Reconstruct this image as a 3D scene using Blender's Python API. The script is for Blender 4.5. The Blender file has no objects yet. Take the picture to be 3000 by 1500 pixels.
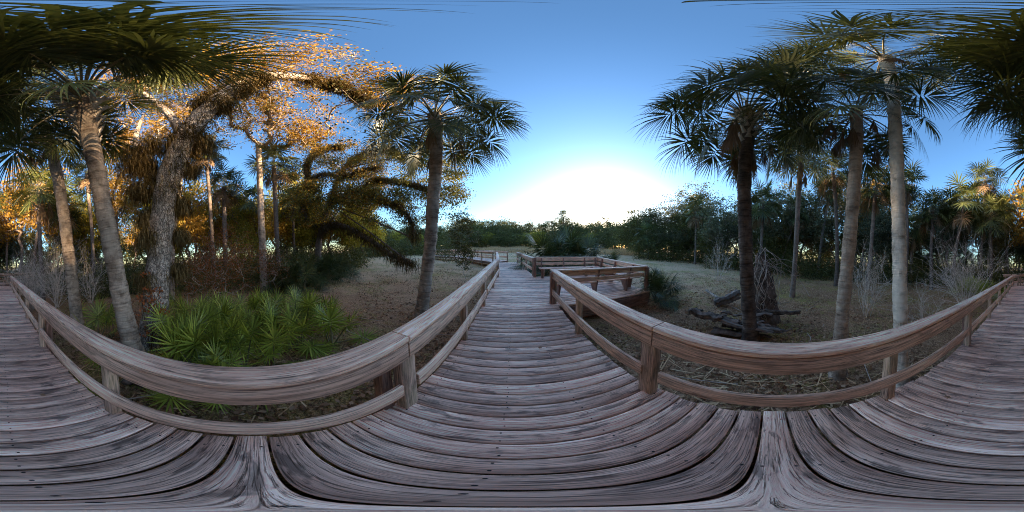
import bpy, math, random
import numpy as np
from mathutils import Matrix, Vector
R=math.radians
random.seed(7); rng=np.random.default_rng(7)

# ------------------------------------------------------------------ camera, world, sun, exposure
sc=bpy.context.scene
COL=sc.collection
CAMH=1.5
cam=bpy.data.cameras.new("camera"); cam.type='PANO'
try: cam.panorama_type='EQUIRECTANGULAR'
except Exception: pass
try: cam.cycles.panorama_type='EQUIRECTANGULAR'
except Exception: pass
cam.clip_start=0.02; cam.clip_end=3000
camo=bpy.data.objects.new("camera",cam); COL.objects.link(camo)
camo.location=(0,0,CAMH); camo.rotation_euler=(R(90-4.05),0,R(.55)); sc.camera=camo
SUN_AZ,SUN_EL=31.0,6.0
world=bpy.data.worlds.new("World"); sc.world=world; world.use_nodes=True
wn=world.node_tree; bg=wn.nodes["Background"]
sky=wn.nodes.new("ShaderNodeTexSky"); sky.sky_type='NISHITA'; sky.sun_disc=False
sky.sun_elevation=R(SUN_EL); sky.sun_rotation=R(SUN_AZ); sky.altitude=0
sky.air_density=1.0; sky.dust_density=0.6; sky.ozone_density=3.3
wn.links.new(sky.outputs[0],bg.inputs[0]); bg.inputs[1].default_value=0.15
sd=bpy.data.lights.new("sun","SUN"); sd.energy=5.0; sd.angle=R(.5); sd.color=(1,.76,.48)
so=bpy.data.objects.new("sun",sd); COL.objects.link(so)
_d=Vector((math.sin(R(SUN_AZ))*math.cos(R(SUN_EL)),math.cos(R(SUN_AZ))*math.cos(R(SUN_EL)),math.sin(R(SUN_EL))))
so.rotation_euler=_d.to_track_quat('Z','Y').to_euler(); so.location=(10,20,30)
sc.view_settings.view_transform='Standard'; sc.view_settings.look='None'
sc.view_settings.gamma=1; sc.view_settings.use_curve_mapping=False
sc.view_settings.exposure=2.3
sc.render.engine='CYCLES'; sc.cycles.max_bounces=6; sc.cycles.diffuse_bounces=3; sc.cycles.transmission_bounces=4
sc.cycles.use_denoising=True; sc.cycles.denoising_prefilter='NONE'; sc.cycles.sample_clamp_indirect=4
sc.cycles.use_adaptive_sampling=True; sc.cycles.filter_width=1.0

# ------------------------------------------------------------------ measuring: a ray of the photograph to a place in the world
_p,_y=R(-4.05),R(.55)
MR=np.array([[math.cos(_y),-math.sin(_y),0],[math.sin(_y),math.cos(_y),0],[0,0,1]])@np.array([[1,0,0],[0,math.cos(_p),-math.sin(_p)],[0,math.sin(_p),math.cos(_p)]])
def ray(px,py):
    a=R((px-1500)*.12); e=R((750-py)*.12)
    return MR@np.array([math.sin(a)*math.cos(e),math.cos(a)*math.cos(e),math.sin(e)])
def W(px,py,r):                       # point seen at (px,py), r metres away along the ground
    d=ray(px,py); h=math.hypot(d[0],d[1]); return np.array([0,0,CAMH])+d*(r/h)

# ------------------------------------------------------------------ terrain height
def sm(a,b,x):
    t=np.clip((np.asarray(x,float)-a)/(b-a),0,1); return t*t*(3-2*t)
def ground(x,y):
    x=np.asarray(x,float); y=np.asarray(y,float)
    z=-.56+.05*np.sin(x*.31+1)*np.cos(y*.27)+.03*np.sin(x*.9+y*.7)+.02*np.sin(x*2.1-y*1.7)
    z=z-.9*sm(-7,-12,y)*sm(4,0,x)*sm(-14,-8,x)*sm(-30,-22,y)
    r=np.hypot(x,y); z=z+.5*sm(20,70,r)
    return z
def G(x,y): return float(ground(x,y))

# ------------------------------------------------------------------ mesh builder
class MB:
    def __init__(s): s.v=[];s.f=[];s.uv=[];s.t=[];s.m=[];s.n=0
    def add(s,v,f,uv=None,tint=0.5,mat=0):
        v=np.asarray(v,float).reshape(-1,3); f=np.asarray(f,int)
        s.v.append(v); s.f.append((f+s.n)); k=f.size
        s.uv.append(np.zeros((k,2)) if uv is None else np.asarray(uv,float).reshape(-1,2))
        s.t.append(np.broadcast_to(np.asarray(tint,float),(len(v),)).copy())
        s.m.append(np.full(len(f),mat)); s.n+=len(v)
    def arrays(s):
        return s
    def mesh(s,name,mats):
        me=bpy.data.meshes.new(name)
        V=np.concatenate(s.v); nl=sum(f.size for f in s.f); nf=sum(len(f) for f in s.f)
        me.vertices.add(len(V)); me.vertices.foreach_set("co",V.ravel())
        me.loops.add(nl); me.polygons.add(nf)
        me.loops.foreach_set("vertex_index",np.concatenate([f.ravel() for f in s.f]).astype(np.int32))
        sz=np.concatenate([np.full(len(f),f.shape[1]) for f in s.f]); st=np.concatenate([[0],np.cumsum(sz)[:-1]])
        me.polygons.foreach_set("loop_start",st.astype(np.int32))
        try: me.polygons.foreach_set("loop_total",sz.astype(np.int32))
        except Exception: pass
        me.polygons.foreach_set("material_index",np.concatenate(s.m).astype(np.int32))
        uvl=me.uv_layers.new(name="UVMap"); uvl.data.foreach_set("uv",np.concatenate(s.uv).ravel())
        at=me.attributes.new("tint",'FLOAT','POINT'); at.data.foreach_set("value",np.concatenate(s.t))
        for m in (mats if isinstance(mats,(list,tuple)) else [mats]): me.materials.append(m)
        me.update(calc_edges=True); return me
    def build(s,name,mats,parent=None,smooth=False,loc=None):
        me=s.mesh(name,mats)
        if smooth: me.polygons.foreach_set("use_smooth",np.ones(len(me.polygons),bool))
        return put(name,me,parent,loc)
def put(name,me,parent=None,loc=None,rz=0,scale=1):
    o=bpy.data.objects.new(name,me); COL.objects.link(o)
    if parent is not None: o.parent=parent
    if loc is not None: o.location=loc
    o.rotation_euler=(0,0,rz); o.scale=(scale,)*3 if not isinstance(scale,tuple) else scale
    return o
def tag(o,label=None,cat=None,group=None,kind=None):
    if label: o["label"]=label
    if cat: o["category"]=cat
    if group: o["group"]=group
    if kind: o["kind"]=kind
    return o
def empty(name,loc=(0,0,0),rz=0): return put(name,None,None,tuple(loc),rz)

def rnd(a,b): return random.uniform(a,b)
# a sawn board swept from p0 to p1; a = half size across (side), b = half size up; chamfered edges
def board(mb,p0,p1,side,up,w,h,ch=.004,seg=1,wob=0,tint=None,mat=0,endjit=0):
    p0=np.array(p0,float);p1=np.array(p1,float);side=np.array(side,float);up=np.array(up,float)
    L=np.linalg.norm(p1-p0); d=(p1-p0)/L
    if endjit: p0=p0-d*rnd(-endjit,endjit);p1=p1+d*rnd(-endjit,endjit);L=np.linalg.norm(p1-p0)
    a,b=w/2,h/2
    cs=np.array([(-a+ch,-b),(a-ch,-b),(a,-b+ch),(a,b-ch),(a-ch,b),(-a+ch,b),(-a,b-ch),(-a,-b+ch)])
    per=np.concatenate([[0],np.cumsum(np.linalg.norm(np.diff(np.vstack([cs,cs[:1]]),axis=0),axis=1))])
    if tint is None: tint=rnd(0,1)
    uo,vo=rnd(0,60),rnd(0,60); V=[];w1,w2=rnd(0,6),rnd(0,6)
    for i in range(seg+1):
        t=i/seg; c=p0+(p1-p0)*t+side*wob*math.sin(t*3+w1)+up*wob*math.sin(t*4+w2)
        V.append(c+cs[:,:1]*side+cs[:,1:]*up)
    V=np.vstack(V);F=[];U=[]
    for i in range(seg):
        for k in range(8):
            j=(k+1)%8; F.append((i*8+k,i*8+j,(i+1)*8+j,(i+1)*8+k))
            u0,u1=uo+L*i/seg,uo+L*(i+1)/seg; fo=((k+1)//2%4)*7.31; v0,v1=vo+per[k]+fo,vo+per[k+1]+fo
            U+=[(u0,v0),(u0,v1),(u1,v1),(u1,v0)]
    mb.add(V,F,U,tint,mat)
    for base,flip in((0,1),(seg*8,0)):
        idx=list(range(base,base+8)); idx=idx[::-1] if flip else idx
        mb_uv=[(uo+.02*cs[k%8][0]*40,vo+cs[k%8][1]) for k in range(8)]
        mb.add(V[base:base+8],[[k-base for k in idx]],[mb_uv[k-base] for k in idx],tint*.7,mat)
def tube(mb,pts,rad,n=8,tint=.5,mat=0,rough=0,cap=True,vo=None):
    pts=np.array(pts,float); m=len(pts); rad=np.broadcast_to(np.asarray(rad,float),(m,))
    T=np.gradient(pts,axis=0); T/=np.linalg.norm(T,axis=1)[:,None]+1e-9
    ref=np.array([1.,0,0]) if abs(T[0][0])<.8 else np.array([0,1.,0])
    N=np.cross(T[0],ref);N/=np.linalg.norm(N); Ns=[N]
    for i in range(1,m):
        N=N-T[i]*np.dot(N,T[i]); N/=np.linalg.norm(N)+1e-9; Ns.append(N)
    Ns=np.array(Ns);B=np.cross(T,Ns); a=np.arange(n)*2*math.pi/n
    rr=rad[:,None]*np.ones((1,n))
    if rough: rr=rr*(1+rough*rng.normal(0,1,(m,n)))
    V=(pts[:,None,:]+rr[:,:,None]*(np.cos(a)[None,:,None]*Ns[:,None,:]+np.sin(a)[None,:,None]*B[:,None,:])).reshape(-1,3)
    i=np.arange(m-1)[:,None];k=np.arange(n)[None,:];j=(k+1)%n
    F=np.stack([i*n+k,i*n+j,(i+1)*n+j,(i+1)*n+k],-1).reshape(-1,4)
    s=np.concatenate([[0],np.cumsum(np.linalg.norm(np.diff(pts,axis=0),axis=1))])+(rnd(0,20) if vo is None else vo)
    ka=np.broadcast_to(k,(m-1,n));ia=np.broadcast_to(i,(m-1,n))
    U=np.stack([np.stack([ka/n,s[ia]],-1),np.stack([(ka+1)/n,s[ia]],-1),np.stack([(ka+1)/n,s[ia+1]],-1),np.stack([ka/n,s[ia+1]],-1)],2).reshape(-1,2)
    mb.add(V,F,U,tint,mat)
    if cap: mb.add(V[-n:],[list(range(n))],None,tint,mat)
def smooth_path(pts,n):
    pts=np.array(pts,float); m=len(pts); t=np.linspace(0,m-1,n); out=[]
    for x in t:
        i=min(int(x),m-2);u=x-i; p0=pts[max(i-1,0)];p1=pts[i];p2=pts[i+1];p3=pts[min(i+2,m-1)]
        out.append(.5*((2*p1)+(-p0+p2)*u+(2*p0-5*p1+4*p2-p3)*u*u+(-p0+3*p1-3*p2+p3)*u**3))
    return np.array(out)

# ------------------------------------------------------------------ materials
def newmat(name):
    m=bpy.data.materials.new(name); m.use_nodes=True; nt=m.node_tree
    return m,nt,nt.nodes["Principled BSDF"]
class N:
    def __init__(s,nt): s.nt=nt
    def node(s,t,**k):
        n=s.nt.nodes.new(t)
        for a,b in k.items(): setattr(n,a,b)
        return n
    def l(s,a,b): s.nt.links.new(a,b)
    def math(s,op,a,b=None,c=None):
        n=s.node("ShaderNodeMath",operation=op)
        for i,x in enumerate((a,b,c)):
            if x is None: continue
            if isinstance(x,(int,float)): n.inputs[i].default_value=x
            else: s.l(x,n.inputs[i])
        return n.outputs[0]
    def noise(s,vec,scale,detail=3,rough=.5,dist=0):
        n=s.node("ShaderNodeTexNoise"); n.inputs["Scale"].default_value=scale; n.inputs["Detail"].default_value=detail
        n.inputs["Roughness"].default_value=rough; n.inputs["Distortion"].default_value=dist
        if vec is not None: s.l(vec,n.inputs["Vector"])
        return n.outputs["Fac"]
    def mapv(s,vec,scale):
        n=s.node("ShaderNodeMapping"); n.inputs["Scale"].default_value=scale; s.l(vec,n.inputs["Vector"]); return n.outputs[0]
    def ramp(s,fac,stops,interp='LINEAR'):
        n=s.node("ShaderNodeValToRGB"); cr=n.color_ramp; cr.interpolation=interp
        while len(cr.elements)<len(stops): cr.elements.new(.5)
        for e,(p,c) in zip(cr.elements,stops): e.position=p; e.color=(c,c,c,1) if isinstance(c,(int,float)) else (*c,1)
        s.l(fac,n.inputs[0]); return n.outputs[0]
    def mix(s,fac,a,b,mode='MIX'):
        n=s.node("ShaderNodeMix",data_type='RGBA',blend_type=mode)
        for sock,x in((n.inputs[0],fac),(n.inputs[6],a),(n.inputs[7],b)):
            if isinstance(x,(int,float)): sock.default_value=x
            elif isinstance(x,tuple): sock.default_value=(*x,1)
            else: s.l(x,sock)
        return n.outputs[2]
    def bump(s,h,strength,dist,bsdf):
        n=s.node("ShaderNodeBump"); n.inputs["Strength"].default_value=strength; n.inputs["Distance"].default_value=dist
        s.l(h,n.inputs["Height"]); s.l(n.outputs[0],bsdf.inputs["Normal"])
def tintfac(k):
    a=k.node("ShaderNodeAttribute",attribute_name="tint"); return a.outputs["Fac"]

def wood(name,dark,mid,light,green=0.0,rough=.62,stain=.6,ringamp=.55,gain=(1.56,1.34,1.20)):
    m,nt,b=newmat(name); k=N(nt); uv=k.node("ShaderNodeUVMap").outputs[0]; t=tintfac(k)
    tc=k.node("ShaderNodeTexCoord").outputs["Object"]
    g1=k.noise(k.mapv(uv,(1.8,38,1)),1,7,.68)
    g2=k.noise(k.mapv(uv,(3.2,120,1)),1,5,.75)
    sep=k.node("ShaderNodeSeparateXYZ"); k.l(uv,sep.inputs[0])
    wob=k.noise(k.mapv(uv,(1.3,7,1)),1,2,.5)
    wob2=k.noise(k.mapv(uv,(.35,2.0,1)),1,1,.5)
    ph=k.math('ADD',k.math('MULTIPLY',sep.outputs[1],420),k.math('ADD',k.math('MULTIPLY',wob,34),k.math('MULTIPLY',wob2,60)))
    ring=k.math('ABSOLUTE',k.math('SINE',k.math('MULTIPLY',ph,.5)))
    ring=k.ramp(ring,[(0,.05),(.22,.8),(.5,1)])
    reg=k.ramp(k.noise(k.mapv(uv,(.9,6,1)),1,2),[(.42,0),(.6,1)])       # where the grain stands out
    ring=k.mix(k.math('MULTIPLY',reg,ringamp),1.0,ring) if False else ring
    base=k.ramp(g1,[(.36,dark),(.5,mid),(.64,light)])
    mr=k.node("ShaderNodeMix",data_type='FLOAT'); k.l(k.math('MULTIPLY',reg,ringamp),mr.inputs[0]); mr.inputs[2].default_value=1; k.l(ring,mr.inputs[3])
    c=k.mix(1.0,base,mr.outputs[0],'MULTIPLY')
    crack=k.ramp(g2,[(.39,.06),(.45,1)])
    c=k.mix(.75,c,crack,'MULTIPLY')
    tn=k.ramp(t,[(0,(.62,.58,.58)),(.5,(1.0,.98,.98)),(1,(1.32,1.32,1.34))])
    c=k.mix(1.0,c,tn,'MULTIPLY')
    # damp stains that belong to the boards
    st=k.ramp(k.noise(k.mapv(uv,(2.2,9,1)),1.3,4,.6,.4),[(.56,1),(.63,.25)])
    c=k.mix(stain,c,st,'MULTIPLY')
    big=k.ramp(k.noise(tc,.7,3,.6),[(.38,(.82,.72,.72)),(.58,(1.12,1.12,1.12))])
    c=k.mix(.8,c,big,'MULTIPLY')
    if green: c=k.mix(k.math('MULTIPLY',k.ramp(k.noise(tc,3,3),[(.4,0),(.65,1)]),green),c,(.30,.31,.12))
    c=k.mix(1.0,c,gain,'MULTIPLY'); k.l(c,b.inputs["Base Color"]); rr=k.ramp(g1,[(.3,rough-.12),(.7,rough+.12)]); k.l(rr,b.inputs["Roughness"])
    h=k.math('ADD',k.math('MULTIPLY',mr.outputs[0],.5),k.math('ADD',k.math('MULTIPLY',crack,.7),g1))
    k.bump(h,.9,.006,b); return m
M={}
M['deck']=wood('weathered_deck_wood',(.40,.29,.235),(.70,.545,.455),(.90,.75,.65),rough=.52,stain=.8,ringamp=.85)
M['rail']=wood('weathered_rail_wood',(.38,.29,.225),(.70,.56,.45),(.94,.80,.66),rough=.6,stain=.4,ringamp=.55)
M['post']=wood('post_wood',(.22,.165,.13),(.38,.305,.25),(.56,.465,.40),green=.2,rough=.75,stain=.5,ringamp=.6)
M['bench']=wood('dark_bench_wood',(.17,.11,.085),(.33,.22,.17),(.50,.37,.30),rough=.6,stain=.5,gain=(1.3,1.1,1.02))
m,nt,b=newmat('rusty_nail'); b.inputs["Base Color"].default_value=(.02,.015,.013,1); b.inputs["Roughness"].default_value=.6; M['nail']=m

def leafmat(name,c0,c1,c2,trans=.35,rough=.45,spec=.4):
    m,nt,b=newmat(name); k=N(nt); t=tintfac(k)
    oi=k.node("ShaderNodeObjectInfo").outputs["Random"]
    c=k.ramp(t,[(0,c0),(.5,c1),(1,c2)])
    c=k.mix(1.0,c,k.ramp(oi,[(0,.8),(1,1.2)]),'MULTIPLY')
    k.l(c,b.inputs["Base Color"]); b.inputs["Roughness"].default_value=rough; b.inputs["Specular IOR Level"].default_value=spec
    tr=k.node("ShaderNodeBsdfTranslucent"); k.l(k.mix(1.0,c,(1.25,1.2,.8),'MULTIPLY'),tr.inputs[0])
    mx=k.node("ShaderNodeMixShader"); mx.inputs[0].default_value=trans
    k.l(b.outputs[0],mx.inputs[1]);k.l(tr.outputs[0],mx.inputs[2])
    k.l(mx.outputs[0],nt.nodes["Material Output"].inputs[0]); return m
M['palmleaf']=leafmat('palm_leaf',(.038,.050,.018),(.085,.10,.030),(.26,.27,.08),.18,.42,.45)
M['deadleaf']=leafmat('dead_palm_leaf',(.13,.08,.045),(.22,.14,.08),(.34,.23,.14),.2,.8,.1)
M['petiole']=leafmat('palm_petiole',(.15,.13,.06),(.23,.19,.09),(.33,.26,.14),.0,.5,.3)
M['palmetto']=leafmat('palmetto_leaf',(.12,.14,.022),(.30,.34,.045),(.68,.70,.13),.3,.4,.5)
M['oakleaf']=leafmat('oak_leaf',(.06,.062,.018),(.13,.122,.034),(.25,.22,.065),.25,.5,.3)
M['greyleaf']=leafmat('grey_green_leaf',(.07,.075,.04),(.15,.15,.085),(.26,.25,.15),.25,.6,.2)
M['goldleaf']=leafmat('golden_maple_leaf',(.20,.10,.015),(.38,.215,.035),(.56,.38,.09),.45,.6,.2)
M['yellowleaf']=leafmat('yellow_green_leaf',(.20,.19,.03),(.40,.33,.05),(.62,.47,.09),.45,.5,.2)
M['redleaf']=leafmat('russet_shrub_leaf',(.12,.085,.03),(.28,.11,.04),(.50,.14,.05),.35,.6,.2)
M['moss']=leafmat('moss_and_fern',(.08,.052,.02),(.19,.125,.05),(.34,.24,.11),.2,.9,.05)
M['spanish']=leafmat('spanish_moss',(.09,.08,.06),(.14,.125,.10),(.19,.17,.14),.3,.9,.05)
M['dry']=leafmat('dry_grass',(.42,.25,.13),(.74,.47,.26),(.96,.70,.43),.25,.8,.1)
M['grass']=leafmat('short_grass',(.18,.155,.04),(.32,.27,.08),(.50,.44,.15),.3,.7,.1)
M['litter']=leafmat('fallen_leaves',(.13,.065,.038),(.36,.19,.105),(.64,.40,.25),.1,.8,.1)
def bark(name,c0,c1,ringscale=0,plate=0,lich=None,lichamt=.0,bumpd=.02,low=None):
    m,nt,b=newmat(name); k=N(nt); tc=k.node("ShaderNodeTexCoord").outputs["Object"]; uv=k.node("ShaderNodeUVMap").outputs[0]
    n1=k.noise(k.mapv(tc,(6,6,6)),1,6,.65); h=n1
    c=k.ramp(n1,[(.32,c0),(.68,c1)])
    if ringscale:
        rg=k.noise(k.mapv(uv,(2.5,ringscale,1)),1,4,.6,.2)
        c=k.mix(.65,c,k.ramp(rg,[(.38,.35),(.5,1.1)]),'MULTIPLY'); c=k.mix(.7,c,k.ramp(k.noise(tc,1.7,5,.65),[(.4,.45),(.6,1.15)]),'MULTIPLY'); h=k.math('ADD',rg,k.math('MULTIPLY',n1,.5))
        fb=k.noise(k.mapv(tc,(60,60,5)),1,3); c=k.mix(.35,c,k.ramp(fb,[(.3,.5),(.6,1.1)]),'MULTIPLY')
    if plate:
        v=k.node("ShaderNodeTexVoronoi",feature='DISTANCE_TO_EDGE'); v.inputs["Scale"].default_value=plate
        dv=k.node("ShaderNodeVectorMath",operation='ADD'); k.l(k.mapv(tc,(1,1,.38)),dv.inputs[0])
        nn=k.node("ShaderNodeTexNoise"); nn.inputs["Scale"].default_value=7; k.l(tc,nn.inputs["Vector"])
        sc_=k.node("ShaderNodeVectorMath",operation='SCALE'); k.l(nn.outputs["Color"],sc_.inputs[0]); sc_.inputs["Scale"].default_value=.12; k.l(sc_.outputs[0],dv.inputs[1])
        k.l(dv.outputs[0],v.inputs["Vector"])
        e=k.ramp(v.outputs["Distance"],[(0,.25),(.16,1)])
        c=k.mix(1.0,c,e,'MULTIPLY'); h=k.math('ADD',e,k.math('MULTIPLY',n1,.5))
    if lich:
        lm=k.ramp(k.noise(tc,2.2,5,.7),[(.5-lichamt*.2,0),(.62-lichamt*.2,1)])
        c=k.mix(k.math('MULTIPLY',lm,lichamt),c,lich)
    t=tintfac(k); c=k.mix(.6,c,k.ramp(t,[(0,.5),(1,1.5)]),'MULTIPLY')
    k.l(c,b.inputs["Base Color"]); b.inputs["Roughness"].default_value=.9; b.inputs["Specular IOR Level"].default_value=.15
    k.bump(h,.9,bumpd,b); return m
M['palmbark']=bark('palm_bark',(.28,.19,.135),(.66,.50,.38),ringscale=16,lich=(.74,.60,.47),lichamt=.35,bumpd=.018)
M['palebark']=bark('pale_palm_bark',(.56,.44,.33),(.90,.76,.62),ringscale=9,lich=(.95,.85,.71),lichamt=.5,bumpd=.008)
M['darkbark']=bark('dark_palm_bark',(.11,.078,.06),(.26,.19,.15),ringscale=18,bumpd=.02)
M['oakbark']=bark('oak_bark',(.42,.31,.24),(1.0,.84,.70),plate=24,lich=(.22,.15,.09),lichamt=.35,bumpd=.03)
M['twigbark']=bark('twig_bark',(.32,.235,.18),(.66,.52,.42),bumpd=.004)
M['greytwig']=bark('grey_twig',(.50,.40,.32),(.95,.80,.67),bumpd=.004)
M['farbark']=bark('dark_trunk_bark',(.13,.095,.075),(.30,.23,.19),bumpd=.02)
M['boot']=bark('leaf_base',(.34,.26,.19),(.80,.68,.56),bumpd=.004)
M['rot']=bark('rotten_wood',(.05,.034,.025),(.30,.21,.165),ringscale=0,bumpd=.05)

def groundmat():
    m,nt,b=newmat('ground_cover'); k=N(nt); tc=k.node("ShaderNodeTexCoord").outputs["Object"]
    n1=k.noise(tc,26,5,.7); n2=k.noise(tc,.35,4,.6); n3=k.noise(tc,4,5,.7); n4=k.noise(tc,90,2,.6)
    brown=k.ramp(n1,[(.35,(.15,.08,.045)),(.5,(.44,.24,.13)),(.7,(.82,.50,.29))])
    dry=k.ramp(n1,[(.35,(.56,.34,.20)),(.5,(.80,.50,.30)),(.68,(1.0,.70,.45))])
    green=k.ramp(n1,[(.35,(.08,.06,.015)),(.5,(.36,.29,.07)),(.68,(.62,.50,.16))])
    # dry open clearing away from the boardwalk, leaf litter close to it and under the trees
    sep=k.node("ShaderNodeSeparateXYZ"); k.l(tc,sep.inputs[0])
    d=k.math('SQRT',k.math('ADD',k.math('POWER',sep.outputs[0],2),k.math('POWER',sep.outputs[1],2)))
    far=k.ramp(k.math('ADD',k.math('DIVIDE',d,30),k.math('MULTIPLY',k.math('SUBTRACT',n2,.5),.35)),[(.12,0),(.32,1)])
    fwd=k.ramp(k.math('ADD',k.math('DIVIDE',sep.outputs[1],12),k.math('SUBTRACT',n2,.5)),[(0,0),(.35,1)])
    c=k.mix(k.math('MULTIPLY',far,fwd),brown,dry)
    gm=k.ramp(k.math('ADD',k.math('MULTIPLY',n3,.5),k.math('MULTIPLY',n2,.6)),[(.53,0),(.66,1)])
    c=k.mix(k.math('MULTIPLY',gm,.75),c,green)
    c=k.mix(.6,c,k.ramp(n4,[(.3,.5),(.6,1.3)]),'MULTIPLY')
    k.l(c,b.inputs["Base Color"]); b.inputs["Roughness"].default_value=.95; b.inputs["Specular IOR Level"].default_value=.1
    k.bump(k.math('ADD',n1,k.math('MULTIPLY',n3,2)),1,.05,b); return m
M['ground']=groundmat()

# ------------------------------------------------------------------ ground sheet
def ring_grid():
    rs=np.concatenate([np.linspace(0,12,80),12+np.cumsum(np.geomspace(.2,60,70))]); na=220
    a=np.arange(na)*2*math.pi/na
    X=rs[:,None]*np.cos(a);Y=rs[:,None]*np.sin(a);Z=ground(X,Y)+rng.normal(0,.012,X.shape)*(rs[:,None]<15)
    V=np.stack([X,Y,Z],-1).reshape(-1,3); i=np.arange(len(rs)-1)[:,None];k=np.arange(na)[None]; j=(k+1)%na
    F=np.stack([i*na+k,(i+1)*na+k,(i+1)*na+j,i*na+j],-1).reshape(-1,4)
    mb=MB(); mb.add(V,F); return mb
g=ring_grid().build('ground',M['ground'],smooth=True); tag(g,kind='structure')

# ------------------------------------------------------------------ boardwalk deck
XL,XR=-.75,1.06
deck=MB(); y=-13.2; k0=-.06
ky=[k0+.15*i for i in range(-88,52)]
for yy in ky:
    c=yy+.075; z=rnd(-.0025,.0025); wd=.135+rnd(-.003,.003)
    if 3.62<c<7.5:
        cut=random.choice((1.9,2.6,3.1)); board(deck,(XL,c,-.019+z),(cut-.004,c,-.019+z),(0,1,0),(0,0,1),wd,.038,seg=2,wob=.001,endjit=.008)
        board(deck,(cut+.004,c,-.019+z),(4.23,c,-.019+z),(0,1,0),(0,0,1),wd,.038,seg=2,wob=.001,endjit=.008)
    else: board(deck,(XL,c,-.019+z),(XR,c,-.019+z),(0,1,0),(0,0,1),wd,.038,seg=2,wob=.001,endjit=.014)
    if abs(c)<5.5:
        for x in(-.64,-.05,.43,.97):
            for q in(-.04,.04):
                cx,cy=x+rnd(-.012,.012),c+q+rnd(-.01,.01); a=np.arange(6)*math.pi/3
                deck.add(np.stack([cx+.0065*np.cos(a),cy+.0065*np.sin(a),np.full(6,.0045)],-1),[[0,1,2,3,4,5]],None,.5,1)
def strip(mb,a,b,zoff,w=1.76):
    a=np.array(a,float);b=np.array(b,float);L=np.linalg.norm(b-a);d=(b-a)/L;n=np.array([d[1],-d[0]])   # a->b runs along the left edge, n points right
    m_=int(L/.15)
    for i in range(m_):
        p=a+d*(i+.5)*.15; q=p+n*w
        board(mb,(p[0],p[1],-.019+zoff+rnd(-.002,.002)),(q[0],q[1],-.019+zoff),(d[0],d[1],0),(0,0,1),.14,.038,endjit=.01)
# left edge lines of the sections ahead and behind
LB=[(-.76,7.44),(-1.45,13.6)]; LC=[(-1.75,13.9),(-7.2,19.6)]; LD=[(-7.4,19.7),(-14,22.6)]
strip(deck,LB[0],LB[1],-.006); strip(deck,LC[0],LC[1],-.012); strip(deck,LD[0],LD[1],-.018)
bk0,bk1=np.array((-.85,-12.5)),np.array((-7.2,-21.8))
_d2=(bk1-bk0)/np.linalg.norm(bk1-bk0); _n2=np.array([-_d2[1],_d2[0]])
strip(deck,bk1+_n2*1.76,bk0+_n2*1.76,-.008)
dk=deck.build('boardwalk',[M['deck'],M['nail']]); tag(dk,kind='structure')
# framing under the deck
fr=MB()
for x in(XL+.05,.15,XR-.05): board(fr,(x,-13.1,-.15),(x,7.5,-.15),(1,0,0),(0,0,1),.05,.2,tint=.3)
for x in(2.2,3.2,4.15): board(fr,(x,3.68,-.15),(x,7.5,-.15),(1,0,0),(0,0,1),.05,.2,tint=.3)
board(fr,(1.15,3.72,-.16),(4.2,3.72,-.16),(0,1,0),(0,0,1),.05,.2,tint=.3)
board(fr,(1.0,3.78,-.36),(4.25,3.78,-.36),(0,1,0),(0,0,1),.05,.16,tint=.6)
for a,b in(LB,LC,LD,(bk0,bk1)):
    a=np.array(a,float);b=np.array(b,float);d=(b-a)/np.linalg.norm(b-a);n=np.array([d[1],-d[0]]) if a is not bk0 else _n2
    if abs(a[1]+12.5)<.01: n=_n2
    for o_ in(.06,.9,1.7):
        p,q=a+n*o_,b+n*o_; board(fr,(p[0],p[1],-.16),(q[0],q[1],-.16),(n[0],n[1],0),(0,0,1),.05,.2,tint=.3)
for yy in np.arange(-12.6,7.5,1.8):
    board(fr,(XL,yy,-.33),(XR,yy,-.33),(0,1,0),(0,0,1),.05,.16,tint=.3)
o=fr.build('joist',M['bench'],parent=dk)

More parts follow.
